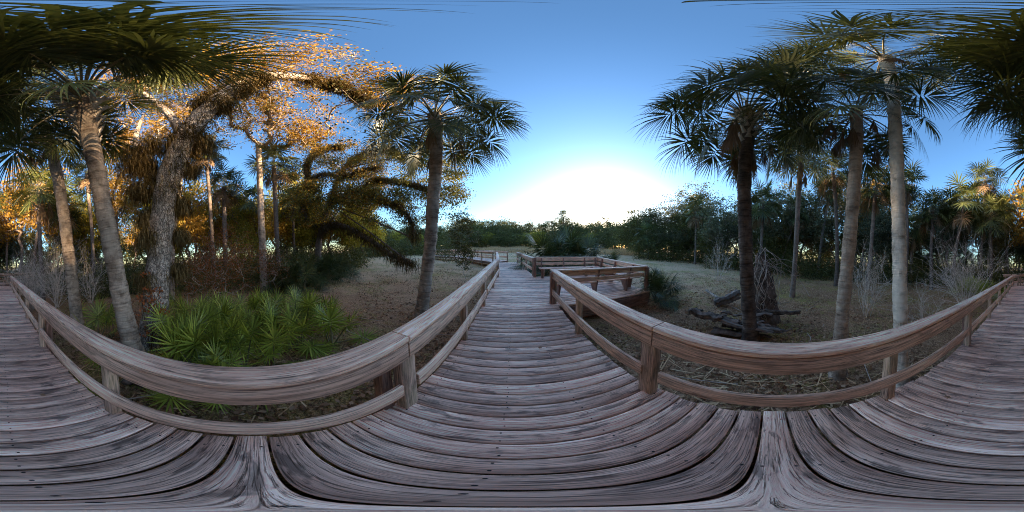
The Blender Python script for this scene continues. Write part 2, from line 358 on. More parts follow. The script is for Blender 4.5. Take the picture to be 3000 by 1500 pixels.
# ------------------------------------------------------------------ railings
def rail(label,p0,p1,out,breaks,posts,zc=.87,low=(.27,.41),dbl=(),inward=False,zc1=None,cat='railing',group='wooden railings of the boardwalk',lowrail=True,pm=None,gap=.0):
    """p0->p1: inner face line; out: unit vector pointing away from the deck; breaks / posts: distances from p0"""
    p0=np.array(p0,float);p1=np.array(p1,float);L=np.linalg.norm(p1-p0);d=(p1-p0)/L;out=np.array(out,float)
    root=empty('railing',(p0[0],p0[1],0)); tag(root,label,cat,group)
    zc1=zc if zc1 is None else zc1
    def P(s,o_,z): q=p0+d*s+out*o_; return (q[0]-p0[0],q[1]-p0[1],z)
    zz=lambda s: zc+(zc1-zc)*s/L
    D=(d[0],d[1],0);O=(out[0],out[1],0)
    br=[0]+list(breaks)+[L]
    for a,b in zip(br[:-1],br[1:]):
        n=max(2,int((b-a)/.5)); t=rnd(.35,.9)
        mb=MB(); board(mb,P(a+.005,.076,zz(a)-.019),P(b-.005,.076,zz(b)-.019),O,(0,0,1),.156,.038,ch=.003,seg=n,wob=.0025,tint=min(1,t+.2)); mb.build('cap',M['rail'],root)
        mb=MB(); board(mb,P(a+.006,.020,zz(a)-.127),P(b-.006,.020,zz(b)-.127),O,(0,0,1),.034,.142,ch=.003,seg=n,wob=.0025,tint=t*.3); mb.build('top_rail',M['rail'],root)  # tint darkened below the cap's to paint shade on the upright face
        if lowrail:
            mb=MB(); board(mb,P(a+.085,.019,sum(low)/2),P(b-.085,.019,sum(low)/2),O,(0,0,1),.038,low[1]-low[0],ch=.004,seg=n,wob=.002,tint=rnd(.3,.7)); mb.build('lower_rail',M['rail'],root)
    for s in posts:
        q=p0+d*s+out*.09; zb=G(q[0],q[1])-.1; isd=any(abs(s-x)<.01 for x in dbl)
        mb=MB()
        if isd:
            board(mb,P(s,.055,zb),P(s,.055,zz(s)-.19),D,O,.135,.09,tint=rnd(.5,.8)); mb.build('post',pm or M['post'],root)
            mb=MB(); board(mb,P(s+(.12 if s*2<L else -.12),.15,zb),P(s+(.12 if s*2<L else -.12),.15,zz(s)-.19),D,O,.09,.09,tint=.3); mb.build('post',M['bench'],root)
        else:
            board(mb,P(s,.038+.046,zb),P(s,.038+.046,zz(s)-.04),D,O,.09,.09,tint=rnd(.3,.8)); mb.build('post',pm or M['post'],root)
    return root
# left side: from the rear corner to the bend ahead (distance from y=-12.6)
b=12.6
rail('long left railing of the boardwalk above the palmettos',(-.63,-12.6),(-.63,7.42),(-1,0),[b-9.5,b-6.42,b-2.8,b+.8,b+3.82],
     [.06,b-11,b-9.5,b-8,b-6.42,b-4.62,b-2.8,b-.98,b+.8,b+2.2,b+3.75,b+5.55,b+7.36],dbl=(b-2.8,b+.8,))
rail('right railing running behind the camera past the pale palm trunks',(.93,-12.6),(.93,.77),(1,0),[b-9.5,b-6.36,b-2.75],
     [.06,b-11,b-9.5,b-8,b-6.36,b-4.6,b-2.75,b-1.0],low=(.26,.40),dbl=(b-2.75,))
rail('short right railing between the camera and the bench platform',(.93,.77),(.93,3.93),(1,0),[],[.04,1.54,3.1],low=(.26,.40),dbl=(.04,))
def sect(label,a,b,w,left=True,right=True,zz=.87):
    a=np.array(a,float);b=np.array(b,float);L=np.linalg.norm(b-a);d=(b-a)/L;n=np.array([d[1],-d[0]])
    ps=list(np.arange(.1,L,1.8))
    if left: rail(label[0],a+n*.12,b+n*.12,-n,[L/2],ps,zc=zz)
    if right: rail(label[1],a+n*(w-.12),b+n*(w-.12),n,[L/2],ps,zc=zz)
sect(('left railing of the middle section ahead, beyond the straight deck','right railing of the section ahead, just past the back bench'),LB[0],LB[1],1.76)
sect(('near railing of the boardwalk section turning left ahead','far railing of the boardwalk section turning left ahead'),LC[0],LC[1],1.76)
sect(('near railing of the farthest boardwalk section behind the sapling','far railing of the farthest boardwalk section'),LD[0],LD[1],1.76)
a=bk1+_n2*1.76; bb=bk0+_n2*1.76
sect(('far railing of the rear section beyond the bend behind the camera','near railing of the rear section descending from the bend behind the camera'),a,bb,1.76)
rail('short railing closing the corner of the deck behind the camera',(.93,-12.75),tuple((bb+np.array((-.02,.12))).tolist()),(.95,-.3),[],[.1,.8])

# ------------------------------------------------------------------ bench platform: three benches whose backs are the platform rail
def poly_plate(mb,pts,org,ax,up,nrm,th,tint=.5):
    """flat outline pts (a,b) in the plane ax/up, thickness th along nrm"""
    org=np.array(org,float);ax=np.array(ax,float);up=np.array(up,float);nrm=np.array(nrm,float);n=len(pts)
    A=np.array([org+ax*p+up*q-nrm*th/2 for p,q in pts]);B=A+nrm*th; o_=rnd(0,50)
    uv=[(q+o_,p+o_) for p,q in pts]
    mb.add(A,[list(range(n))[::-1]],uv[::-1],tint); mb.add(B,[list(range(n))],uv,tint)
    V=np.vstack([A,B]); F=[(i,(i+1)%n,n+(i+1)%n,n+i) for i in range(n)]
    mb.add(V,F,[c for i in range(n) for c in((o_,o_),(o_+.1,o_),(o_+.1,o_+th),(o_,o_+th))],tint)
def bench(label,p0,p1,inn,z0,z1,sup):
    p0=np.array(p0,float);p1=np.array(p1,float);L=np.linalg.norm(p1-p0);d=(p1-p0)/L;inn=np.array(inn,float)
    root=empty('bench',(p0[0],p0[1],0)); tag(root,label,'bench','built-in benches around the platform')
    def P(s,i,z): q=d*s+inn*i; return (q[0],q[1],z)
    D=(d[0],d[1],0);I=(inn[0],inn[1],0); dz=z1-z0
    mb=MB(); board(mb,P(-.05,0,z0-.019),P(L+.05,0,z1-.019),I,(0,0,1),.15,.038,seg=4,wob=.002,tint=.75); mb.build('cap',M['rail'],root)
    mb=MB(); board(mb,P(0,.045,z0-.115),P(L,.045,z1-.115),I,(0,0,1),.038,.142,seg=4,wob=.002,tint=.5); mb.build('backrest',M['rail'],root)
    mb=MB(); board(mb,P(0,.07,z0-.31),P(L,.07,z1-.31),I,(0,0,1),.038,.125,seg=4,wob=.002,tint=.45); mb.build('backrest',M['rail'],root)
    for kx in range(3):
        mb=MB(); board(mb,P(.12,.17+kx*.15,.455),P(L-.12,.17+kx*.15,.455),I,(0,0,1),.143,.038,seg=3,wob=.001,tint=rnd(.6,1)); mb.build('seat',M['deck'],root)
    for s in sup:
        mb=MB(); h=z0+dz*s/L-.04
        poly_plate(mb,[(.0,h),(.14,h),(.33,.0),(.19,.0)],P(s,0,0),I,(0,0,1),D,.04,.25)
        poly_plate(mb,[(.18,.435),(.62,.435),(.60,.33),(.34,.002),(.335,.002),(.18,.36)],P(s+.042,0,0),I,(0,0,1),D,.04,.45)
        mb.build('leg',M['bench'],root)
    return root
bench('bench with its back to the camera, nearest side of the platform',(.99,3.98),(4.2,3.98),(0,1),.868,.87,[.22,1.35,2.55])
bench('bench along the far side of the platform facing the camera',(1.02,7.42),(4.25,7.42),(0,-1),.93,.935,[.25,1.3,2.4,3.0])
bench('bench along the right-hand outer side of the platform',(4.22,3.98),(4.22,7.42),(-1,0),.869,.935,[.55,1.7,2.8])
for (x,y_,zt,lb) in((.955,3.86,.83,'corner post between the short railing and the bench platform'),(4.22,3.9,.83,'outer corner post of the platform beside the bushy palmetto'),(.97,7.36,.89,'thick post at the left end of the far platform bench'),(4.25,7.45,.89,'far outer corner post of the bench platform')):
    mb=MB(); zb=G(x,y_)-.1; board(mb,(0,0,zb),(0,0,zt),(1,0,0),(0,1,0),.12,.12,tint=.35)
    tag(mb.build('post',M['bench'],loc=(x,y_,0)),lb,'post')

# ------------------------------------------------------------------ palm fronds
def rodr(d,t): return d
def frond(el,seed,n=46,L=.95,pet=1.05,dead=False,segs=4,droop=1.0,fan=150,wide=.036,mats=2,petn=4,stiff=False):
    """one costapalmate leaf leaving the origin along +X at elevation el; everything bends towards -Z"""
    r=random.Random(seed); mb=MB(); z=np.array([0,0,-1.])
    d=np.array([math.cos(R(el)),0,math.sin(R(el))]); p=np.zeros(3); pts=[p.copy()]; sag=.07*droop*(2.2 if dead else 1)
    ns=8
    for i in range(ns):
        d=d+z*sag*(.4+i/ns); d/=np.linalg.norm(d); p=p+d*pet/ns; pts.append(p.copy())
    tube(mb,pts,np.linspace(.022,.010,ns+1)*(1 if not dead else .8),n=petn,tint=r.random(),mat=1,cap=False)
    S0=np.array([0,1.,0]); costa=[p.copy()];T=[d.copy()]; dd=d.copy();q=p.copy()
    for i in range(6):
        dd=dd+z*sag*(1.8 if not stiff else .3)*(1 if not dead else .6); dd/=np.linalg.norm(dd); q=q+dd*L*.07; costa.append(q.copy());T.append(dd.copy())
    fold=.30+.25*r.random() if not dead else 1.1
    roll=r.uniform(-.5,.5)
    for s in range(n):
        a=-fan+2*fan*s/(n-1); a+=r.uniform(-2,2); ca,sa=math.cos(R(a)),math.sin(R(a))
        ci=max(0,min(6,int(6*(1-abs(a)/fan)))); T_=T[ci];o_=costa[ci]
        U=np.cross(S0,T_); U=-U if U[2]<0 else U; U/=np.linalg.norm(U)
        S=S0*math.cos(roll)+U*math.sin(roll)
        if dead: ca,sa=.85+.1*ca,sa*.35
        D=T_*ca+S*sa-U*abs(sa)*fold*.5+U*(.10 if not dead else 0); D/=np.linalg.norm(D)
        ll=L*(.62+.38*math.cos(R(a/2)))*r.uniform(.88,1.06)*(1 if not dead else r.uniform(.6,1))
        W_=np.cross(D,U); W_/=np.linalg.norm(W_)+1e-9
        pos=o_.copy();dir_=D.copy();V=[];tw=wide*(1 if not dead else .6)
        dr=droop*(.16+.42*r.random()**1.5)*(1 if not stiff else .18)*(1 if not dead else 1.6)
        ws=[.35,1,.85,.5,.0] if segs==4 else [.5,1,.0]
        for j in range(segs+1):
            w=ws[j]*tw*.5; V.append(pos-W_*w); V.append(pos+W_*w)
            dir_=dir_+z*dr*((j/segs)**1.8)*2.3; dir_/=np.linalg.norm(dir_); pos=pos+dir_*ll/segs
        F=[(2*j,2*j+1,2*j+3,2*j+2) for j in range(segs)]
        mb.add(V,F,None,min(1,max(0,r.gauss(.45,.16)+(.12 if s%2 else 0))),0)
    return mb
FM=lambda d:[M['deadleaf'] if d else M['palmleaf'],M['petiole']]
ELS=[78,58,40,22,5,-14,-32]
FR={}
for e in ELS:
    for v in range(3): FR[(e,v)]=frond(e,100+e+v*31,droop=(.95,1.3,1.7)[v],L=(.98,.9,.86)[v],pet=(1.15,1.25,1.0)[v],n=(54,50,48)[v],wide=.030).mesh('frond',FM(0))
FD=[frond(e,300+i,dead=True,pet=.8,L=.8).mesh('frond',FM(1)) for i,e in enumerate((-35,-50,-62,-70))]
def palm(label,base_px,path,rad,barkm,nf=40,size=1.0,nd=8,boots=0,group='large cabbage palms beside the boardwalk',els=None,seed=1,flare=1.35,extra=(),skip=None):
    """path: list of world points from the ground up; fronds grow from the last"""
    r=random.Random(seed); pts=smooth_path(path,max(24,int(len(path)*14))); base=pts[0].copy()
    root=empty('cabbage_palm',tuple(base)); tag(root,label,'palm tree',group)
    P_=pts-base; h=P_[:,2]; rr=rad*(1+(flare-1)*np.exp(-np.clip(h,0,9)/.35))*(1+.035*np.sin(h*9)+.03*np.sin(h*23+1))
    P_=np.vstack([P_[:1]-[0,0,.3],P_]); rr=np.concatenate([rr[:1]*1.05,rr])
    # finer rings
    t=np.linspace(0,1,len(P_));t2=np.linspace(0,1,len(P_)*5); P2=np.stack([np.interp(t2,t,P_[:,i]) for i in range(3)],1); r2=np.interp(t2,t,rr)*(1+rng.normal(0,.022,len(t2)))
    mb=MB(); tube(mb,P2,r2,n=22,rough=.018,tint=.5); mb.build('trunk',barkm,root,smooth=True)
    top=P_[-1]; tdir=P_[-1]-P_[-4]; tdir/=np.linalg.norm(tdir)
    if boots:
        mb=MB()
        for i in range(boots):
            f=i/boots; s=top-tdir*(1.3*size*(1-f)-.05); a=i*2.4; o_=np.array([math.cos(a),math.sin(a),0]); si=np.array([-math.sin(a),math.cos(a),0])
            p=s+o_*rad*.95; up=.9-.35*f; d=o_*(.35+.5*f)+np.array([0,0,up]); d/=np.linalg.norm(d); ln=(.22+.2*f)*size*r.uniform(.7,1.2)
            th=np.cross(si,d); w0=.075*size;w1=.028*size
            A=[p-si*w0,p+si*w0,p+d*ln*.5+si*w1*1.2,p+d*ln*.5-si*w1*1.2,p+d*ln+si*w1,p+d*ln-si*w1]
            B=[x+th*.022 for x in A]
            mb.add(A+B,[(0,1,2,3),(3,2,4,5),(7,6,9,8),(8,9,11,10),(1,7,8,2),(2,8,10,4),(6,0,3,9),(9,3,5,11),(4,10,11,5)],None,r.uniform(.2,1))
        mb.build('leaf_base',M['boot'],root)
    els_=els or [78,58,58,40,40,40,22,22,22,5,5,-14,-14,-32]
    for i in range(nf):
        e=els_[int(i*len(els_)/nf)]; a=i*2.399+r.uniform(-.35,.35); v=r.randint(0,2)
        if skip and e<=skip[2] and abs((a-R(skip[0])+math.pi)%(2*math.pi)-math.pi)<R(skip[1]): continue
        off=top+np.array([0,0,-(1-(e+32)/110)*.4*size])+np.array([math.cos(a),math.sin(a),0])*rad*.5
        o_=put('frond',FR[(e,v)],root,tuple(off),a,size*r.uniform(.88,1.1)); o_.rotation_euler=(r.uniform(-.45,.45),r.uniform(-.22,.22),a)
    for (a0,spread,n_,e_,s_) in extra:
        for i in range(n_):
            a=R(a0)+r.uniform(-spread,spread); off=top+np.array([math.cos(a)*rad*.6,math.sin(a)*rad*.6,-.1])
            o_=put('frond',FR[(r.choice(e_),r.randint(0,2))],root,tuple(off),a,s_*r.uniform(.9,1.1)); o_.rotation_euler=(r.uniform(-.5,.5),r.uniform(-.15,.15),a)
    for i in range(nd):
        a=r.uniform(0,6.28); off=top+np.array([math.cos(a)*rad*.8,math.sin(a)*rad*.8,-.35*size-r.uniform(0,.35)])
        put('frond',r.choice(FD),root,tuple(off),a,size*r.uniform(.8,1.1))["label"]='dead brown drooping frond'
    return root,base,top+base
gz=lambda px,py,r:(lambda w:np.array([w[0],w[1],G(w[0],w[1])]))(W(px,py,r))
# 1: boot-covered palm leaning over the rail, left
palm('tall cabbage palm with pale criss-cross leaf bases, leaning left beside the shaggy oak',0,[gz(398,1000,2.95),W(380,985,2.95),W(350,850,2.93),W(322,700,2.9),W(300,590,2.88),W(280,480,2.8),W(262,400,2.72),W(250,335,2.5),W(240,285,2.2)],.165,M['palmbark'],nf=40,size=1.02,nd=0,boots=90,seed=3,extra=((60,.85,13,(58,40,40),1.12),),skip=(140,62,45),els=[78,58,58,40,40,40,22,22,22,5,5,-14])
# 2: second left palm
palm('vine-streaked cabbage palm standing left of the leaning pale-based palm',0,[gz(228,960,4.7),W(226,940,4.7),W(212,830,4.7),W(196,700,4.65),W(178,570,4.6),W(158,470,4.5),W(135,390,4.4),W(118,350,4.3)],.175,M['palmbark'],nf=36,size=1.0,nd=10,seed=5)
# 3: the lone palm left of the walk
palm('lone cabbage palm left of the boardwalk with sunlit crown and brown hanging fronds',0,[gz(1232,925,4.35),W(1236,905,4.35),W(1250,800,4.35),W(1262,700,4.35),W(1268,600,4.33),W(1276,500,4.3),W(1278,400,4.25),W(1273,335,4.15)],.165,M['palmbark'],nf=46,size=1.0,nd=9,seed=8)
# 4: dark palm on the right
palm('dark shaggy cabbage palm in front of the broken stump',0,[gz(2200,985,3.5),W(2198,970,3.5),W(2190,850,3.5),W(2184,700,3.5),W(2180,560,3.5),W(2184,470,3.48),W(2190,400,3.45),W(2188,330,3.4)],.148,M['darkbark'],nf=46,size=1.0,nd=10,boots=40,seed=11)
# 5: slim palm
palm('slim grey cabbage palm seen under the rail, between the dark palm and the palest trunk',0,[gz(2456,1108,2.32),W(2456,1085,2.32),W(2466,950,2.32),W(2480,800,2.33),W(2494,650,2.35),W(2504,520,2.37),W(2510,400,2.4),W(2508,320,2.42)],.100,M['palmbark'],nf=28,size=.78,nd=10,seed=13,els=[58,40,40,22,22,5,5,-14,-14,-32])
# 6: pale smooth trunk
palm('tallest cabbage palm with smooth pale grey trunk close to the right railing',0,[gz(2642,1150,2.2),W(2642,1120,2.2),W(2640,1000,2.2),W(2636,850,2.2),W(2634,700,2.22),W(2630,560,2.22),W(2624,400,2.2),W(2616,280,2.15),W(2604,205,2.0),W(2588,165,1.85)],.10,M['palebark'],nf=34,size=.80,nd=3,seed=17,flare=1.15,els=[78,58,58,40,22,22,5,5,-14,-14])

# ------------------------------------------------------------------ lighter palms for the middle distance: one crown mesh each
def merge(dst,src,Mx,dt=0):
    for v,f,uv,t,m_ in zip(src.v,[f for f in src.f],src.uv,src.t,src.m):
        pass
def lowcrown(seed,nf=34):
    r=random.Random(seed); out=MB()
    for i in range(nf):
        els_=[75,55,45,30,25,10,0,-15,-30,-45]; e=els_[int(i*len(els_)/nf)]+r.uniform(-6,6); dead=e<-28
        s=frond(e,seed*50+i,n=20,segs=2,wide=.075,petn=3,dead=dead and r.random()<.6,pet=.85,L=.9)
        V=np.concatenate(s.v);a=i*2.399+r.uniform(-.3,.3);ca,sa=math.cos(a),math.sin(a);k=r.uniform(.85,1.1)
        Mz=np.array([[ca,-sa,0],[sa,ca,0],[0,0,1]])*k; V=V@Mz.T+[0,0,.25*(e/75)]
        ft=r.uniform(-.2,.2); base=out.n
        # all faces of a frond are quads
        out.v.append(V); out.f.append(np.concatenate([f for f in s.f])+base); out.uv.append(np.concatenate(s.uv)); out.t.append(np.clip(np.concatenate(s.t)+ft,0,1))
        mi=np.concatenate(s.m); mi=np.where((mi==0)&dead,2,mi); out.m.append(mi); out.n+=len(V)
    return out.mesh('crown',[M['palmleaf'],M['petiole'],M['deadleaf']])
LOWC=[lowcrown(s) for s in(1,2,3,4)]
def trunkmesh(seed,H=1.0,r0=.14):
    r=random.Random(seed); mb=MB(); n=14; z=np.linspace(-.04,1,n); x=np.cumsum(np.array([r.gauss(0,.006) for _ in z]))+.03*z*z*r.uniform(-2,2); y_=np.cumsum(np.array([r.gauss(0,.006) for _ in z]))
    tube(mb,np.stack([x-x[0],y_-y_[0],z],1),np.full(n,1.0),n=9,cap=False); return mb,(x[-1]-x[0],y_[-1]-y_[0])
def midpalm(pos,H,label,group,rad=.15,size=1.0,seed=0,barkm=None,sub=True):
    r=random.Random(seed); n=12; t=np.linspace(-.02,1,n); lx,ly=r.gauss(0,.35),r.gauss(0,.35)
    pts=np.stack([lx*t**2+.05*np.sin(t*7+seed),ly*t**2,t*H],1); mb=MB(); tube(mb,pts,rad*(1+.3*np.exp(-t*8)),n=9,rough=.04,cap=False,tint=r.random())
    root=empty('cabbage_palm',(pos[0],pos[1],G(pos[0],pos[1]))); tag(root,label,'palm tree',group)
    mb.build('trunk',barkm or M['farbark'],root,smooth=True)
    o_=put('crown',r.choice(LOWC),root,tuple(pts[-1]),r.uniform(0,6.28),size); return root
def palm_at(px,py,rd,label,size=1.0,rad=.15,group='cabbage palms at the forest edge',seed=None,barkm=None):
    w=W(px,py,rd); return midpalm(w,w[2]-G(w[0],w[1]),label,group,rad,size,seed if seed is not None else int(px*7+py),barkm)
palm_at(2350,492,8.4,'slender palm with round crown between the dark palm and the slim grey palm',1.0,.12)
palm_at(2470,520,13,'palm crown half hidden behind the slim grey trunk',1.25)
palm_at(2560,560,12.5,'leaning palm just left of the palest trunk, brown skirt',1.2)
palm_at(2668,545,13,'palm just right of the palest trunk',1.2)
palm_at(2735,620,14,'low palm with long fronds right of the palest trunk',1.2)
palm_at(2880,530,18,'tall palm with yellow-lit crown above the rear bushes',1.5)
palm_at(2800,600,14,'broad dark palm left of the yellow-lit one',1.5)
palm_at(2955,620,19,'dark palm above the rear bend of the boardwalk',1.4)
palm_at(2985,590,26,'distant palm top at the seam behind the camera',1.5)
palm_at(2905,640,14,'short palm under the yellow-lit crown',1.3)
palm_at(2240,600,17,'dark palm behind the stump',1.5)
palm_at(2045,620,26,'palm with hanging skirt at the clearing edge',1.7)
palm_at(1902,690,30,'small palm against the glow at the end of the clearing',1.6)
palm_at(1652,640,75,'tiny lone palm poking above the far tree line',2.6,.3)
palm_at(20,600,20,'dark palm beyond the rear boardwalk, left edge',1.4)
palm_at(118,560,11,'palm hanging in the shade behind the vine-streaked trunk',1.4)
palm_at(205,600,13,'brown-skirted palm between the two left trunks',1.4)
palm_at(262,505,13,'thin palm crown peeping past the leaning trunk',1.1)
palm_at(602,455,11,'tall thin palm right of the shaggy oak',1.0,.13)
palm_at(645,550,12.5,'golden-lit palm below the tall thin one',1.1,.17)
palm_at(795,500,10.8,'palm crown wrapped round the maple trunk',1.05,.15)
palm_at(745,600,16,'small palm left of the maple trunk',1.3)
palm_at(850,590,17,'sunlit yellowish palm behind the mossy limbs',1.4)
palm_at(700,620,19,'palm low behind the russet shrub',1.4)

# ------------------------------------------------------------------ broad-leaved trees (limbs reach for points of the crown, leaves sit on the twig ends)
def grow(trunk,targets,seed=0,tip=.006,step=.35,jit=.10,powr=2.3,bend_=.16):
    r=np.random.default_rng(seed); P_=[np.array(p,float) for p in trunk]; par=[-1]+list(range(len(P_)-1))
    A=np.array(P_); tg=np.array(targets); order=np.argsort(np.min(np.linalg.norm(tg[:,None]-A[None],axis=2),axis=1)); nb=len(P_); tips=[]
    buf=np.zeros((len(P_)+len(tg)*60,3)); buf[:nb]=A; n=nb; start=max(1,int(nb*.3))
    for o_ in order:
        t=tg[o_]; d=np.linalg.norm(buf[start:n]-t,axis=1)+.35*np.maximum(0,buf[start:n,2]-t[2]); i=start+int(np.argmin(d)); L=np.linalg.norm(t-buf[i]); k=max(1,min(50,int(L/step))); prev=i
        bend=r.normal(0,bend_,3)*L
        for s in range(1,k+1):
            f=s/k; p=buf[i]*(1-f)+t*f+bend*math.sin(f*math.pi)*.6+r.normal(0,jit*step,3); buf[n]=p; par.append(prev); prev=n; n+=1
        tips.append(prev)
    A=buf[:n]; rad=np.zeros(n); ch=np.zeros(n)
    for i in range(n-1,-1,-1):
        rad[i]=max(tip**powr,rad[i]);
        if par[i]>=0: rad[par[i]]+=rad[i]
    return A,np.array(par),rad**(1/powr),np.array(tips)
def limbs(mb,A,par,rad,rmin=0,n=5,tint=.5,scale=1,nt=None):
    for i in range(len(A)):
        j=par[i]
        if j<0 or rad[i]<rmin: continue
        d=A[i]-A[j]; L=np.linalg.norm(d)
        if L<1e-5: continue
        d/=L; ref=np.array([0,0,1.]) if abs(d[2])<.9 else np.array([1.,0,0]); N1=np.cross(d,ref);N1/=np.linalg.norm(N1);B=np.cross(d,N1)
        m_=n if rad[i]<.06 else 9; a=np.arange(m_)*2*math.pi/m_; c=np.cos(a)[:,None]*N1+np.sin(a)[:,None]*B
        V=np.vstack([A[j]+c*min(rad[j],rad[i]*1.25)*scale,A[i]+d*rad[i]*.2+c*rad[i]*scale]); F=[(k,(k+1)%m_,m_+(k+1)%m_,m_+k) for k in range(m_)]
        mb.add(V,F,None,tint)
def leaves(mb,C,size,spread,n,seed=0,tint=(.5,.2),flat=.6,mat=0,aspect=.6,up=.0):
    """n leaf blades scattered round the points C"""
    r=np.random.default_rng(seed); C=np.asarray(C); c=C[r.integers(0,len(C),n)]+r.normal(0,1,(n,3))*np.array([spread,spread,spread*flat])
    d=r.normal(0,1,(n,3)); d[:,2]-=.4; d/=np.linalg.norm(d,axis=1)[:,None]; q=r.normal(0,1,(n,3)); q[:,2]+=up; w=np.cross(d,q); w/=np.linalg.norm(w,axis=1)[:,None]
    s=size*r.uniform(.6,1.25,n)[:,None]; V=np.stack([c-d*s*.5,c+w*s*.5*aspect,c+d*s*.5,c-w*s*.5*aspect],1).reshape(-1,3)
    F=np.arange(n*4).reshape(-1,4); t=np.clip(r.normal(tint[0],tint[1],n),0,1); mb.add(V,F,None,np.repeat(t,4),mat)
def ell(c,rad,n,seed,shell=.35):
    r=np.random.default_rng(seed); d=r.normal(0,1,(n,3)); d/=np.linalg.norm(d,axis=1)[:,None]; k=(shell+(1-shell)*r.random(n))[:,None]
    return np.array(c)+d*k*np.array(rad)
def tufts(mb,C,length,n,spread,seed=0,width=.012,tint=(.5,.2),outw=.5,mat=0):
    """hanging strands: two-segment strips that leave sideways and fall"""
    r=np.random.default_rng(seed); C=np.asarray(C); p=C[r.integers(0,len(C),n)]+r.normal(0,spread,(n,3))
    a=r.uniform(0,6.283,n); h=np.stack([np.cos(a),np.sin(a),np.zeros(n)],1); L=(length*r.uniform(.5,1.2,n))[:,None]
    p1=p+h*L*.35*outw*2+np.array([0,0,.10])*L; p2=p1+h*L*.25*outw*2-np.array([0,0,.35])*L; p3=p2-np.array([0,0,.5])*L+h*L*.05
    w=np.stack([-np.sin(a),np.cos(a),np.zeros(n)],1)*width*.5
    V=np.stack([p-w,p+w,p1-w,p1+w,p2-w,p2+w,p3-w*.2,p3+w*.2],1).reshape(-1,3); b=np.arange(n)[:,None,None]*8
    F=(np.array([[0,1,3,2],[2,3,5,4],[4,5,7,6]])[None]+b).reshape(-1,4); t=np.clip(r.normal(*tint,n),0,1); mb.add(V,F,None,np.repeat(t,8),mat)

# -- template trees for the forest (height 1 m, scaled by copies)
def template(seed,style):
    r=random.Random(seed); H=10.
    if style=='oak':   cr=[((0,0,6.4),(3.6,3.6,3.4)),((2.3,1,4.0),(2.4,2.4,2.6)),((-2.3,-1.2,3.6),(2.2,2.4,2.4)),((.3,2.3,5),(2,2,2.4))]; nl,sz,spr,m_=11000,.25,.36,M['oakleaf']
    elif style=='tall':cr=[((0,0,7.4),(1.6,1.6,2.5)),((.6,.4,4.4),(2.0,2.0,2.4)),((-.9,-.3,2.6),(1.5,1.6,1.8))]; nl,sz,spr,m_=7000,.22,.30,M['oakleaf']
    elif style=='loose':cr=[((0,0,7),(3.3,3.3,2.9)),((1.4,-1,4.6),(2.0,2.,1.4))]; nl,sz,spr,m_=5200,.22,.32,M['greyleaf']
    elif style=='gold':cr=[((0,0,7),(3.0,3.0,2.9)),((1.4,-1,4.6),(2.0,2.,1.4))]; nl,sz,spr,m_=4200,.22,.35,M['goldleaf']
    elif style=='yellow':cr=[((0,0,6.5),(3.0,3.0,3.2)),((-1.4,1,4.2),(2.2,2.,1.8))]; nl,sz,spr,m_=9000,.24,.35,M['yellowleaf']
    tg=np.vstack([ell(c,rd,int(38*rd[0]),seed+i,.25) for i,(c,rd) in enumerate(cr)])
    tr=[(r.gauss(0,.06)*i,r.gauss(0,.06)*i,z) for i,z in enumerate(np.linspace(-.3,4.5 if style!='oak' else 3,8))]
    A,par,rad,tips=grow(tr,tg,seed,tip=.018)
    a=MB(); limbs(a,A,par,rad,rmin=.018,n=4); bmesh_=a.mesh('trunk',M['farbark'])
    c=MB(); leaves(c,A[tips],sz,spr,nl,seed,tint=(.45,.25)); 
    return bmesh_,c.mesh('crown',m_)
TPL={s:[template(20+i*7+k,s) for k in range(4 if s in('oak','tall') else 2)] for i,s in enumerate(('oak','tall','loose','gold','yellow'))}
def tree_copy(style,pos,H,label,group,seed,wide=1.0,name='oak_tree',cat='tree'):
    r=random.Random(seed); tm,cm=r.choice(TPL[style]); root=empty(name,(pos[0],pos[1],G(pos[0],pos[1])),r.uniform(0,6.28)); tag(root,label,cat,group)
    s=H/10.; sc_=(s*wide,s*wide,s); put('trunk',tm,root,(0,0,0),0,sc_); put('crown',cm,root,(0,0,0),0,sc_); return root
NAMES={'oak':('oak_tree','tree'),'tall':('slender_tree','tree'),'loose':('bare_tree','tree'),'gold':('maple_tree','tree'),'yellow':('young_tree','tree')}
DESC={'oak':'broad dark oak','tall':'narrow dark evergreen','loose':'thin-leaved grey tree','gold':'golden-leaved maple','yellow':'yellow-green leafy tree','palm':'dark cabbage palm'}
ORD='first second third fourth fifth sixth seventh eighth ninth tenth eleventh twelfth thirteenth fourteenth fifteenth sixteenth seventeenth eighteenth nineteenth twentieth twenty-first twenty-second twenty-third twenty-fourth twenty-fifth twenty-sixth twenty-seventh twenty-eighth twenty-ninth thirtieth thirty-first thirty-second thirty-third thirty-fourth thirty-fifth thirty-sixth'.split()
def number(items,head,tail):
    items=sorted(items,key=lambda q:q[0])
    for i,(px,o_) in enumerate(items): o_["label"]=(f"{ORD[i]} {head} from the left {tail}" if len(items)>1 else f"{head} {tail}")
def seen_px(o_):
    v=MR.T@(np.array(o_.location)-[0,0,CAMH]); return 1500+math.degrees(math.atan2(v[0],v[1]))/.12
def band(px0,px1,r0,r1,y0,y1,n,mix,where,seed,wide=1.0,psize=1.5):
    r=random.Random(seed); made={}
    for i in range(n):
        px=px0+(px1-px0)*(i+r.uniform(.1,.9))/n; rd=r.uniform(r0,r1); py=r.uniform(y0,y1); st=r.choice(mix); w=W(px,py,rd)
        H=max(2.5,w[2]-G(w[0],w[1]))
        if st=='palm': o_=midpalm(w,max(2,H-.8*psize),DESC['palm']+' '+where,'palms '+where,.16*max(1,rd/25),psize*max(1,rd/22),seed*100+i)
        else: o_=tree_copy(st,w,H,DESC[st]+' '+where,DESC[st]+' trees '+where,seed*100+i,wide,*NAMES[st])
        made.setdefault(st,[]).append((px,o_))
    for st,l_ in made.items(): number(l_,DESC[st],where)
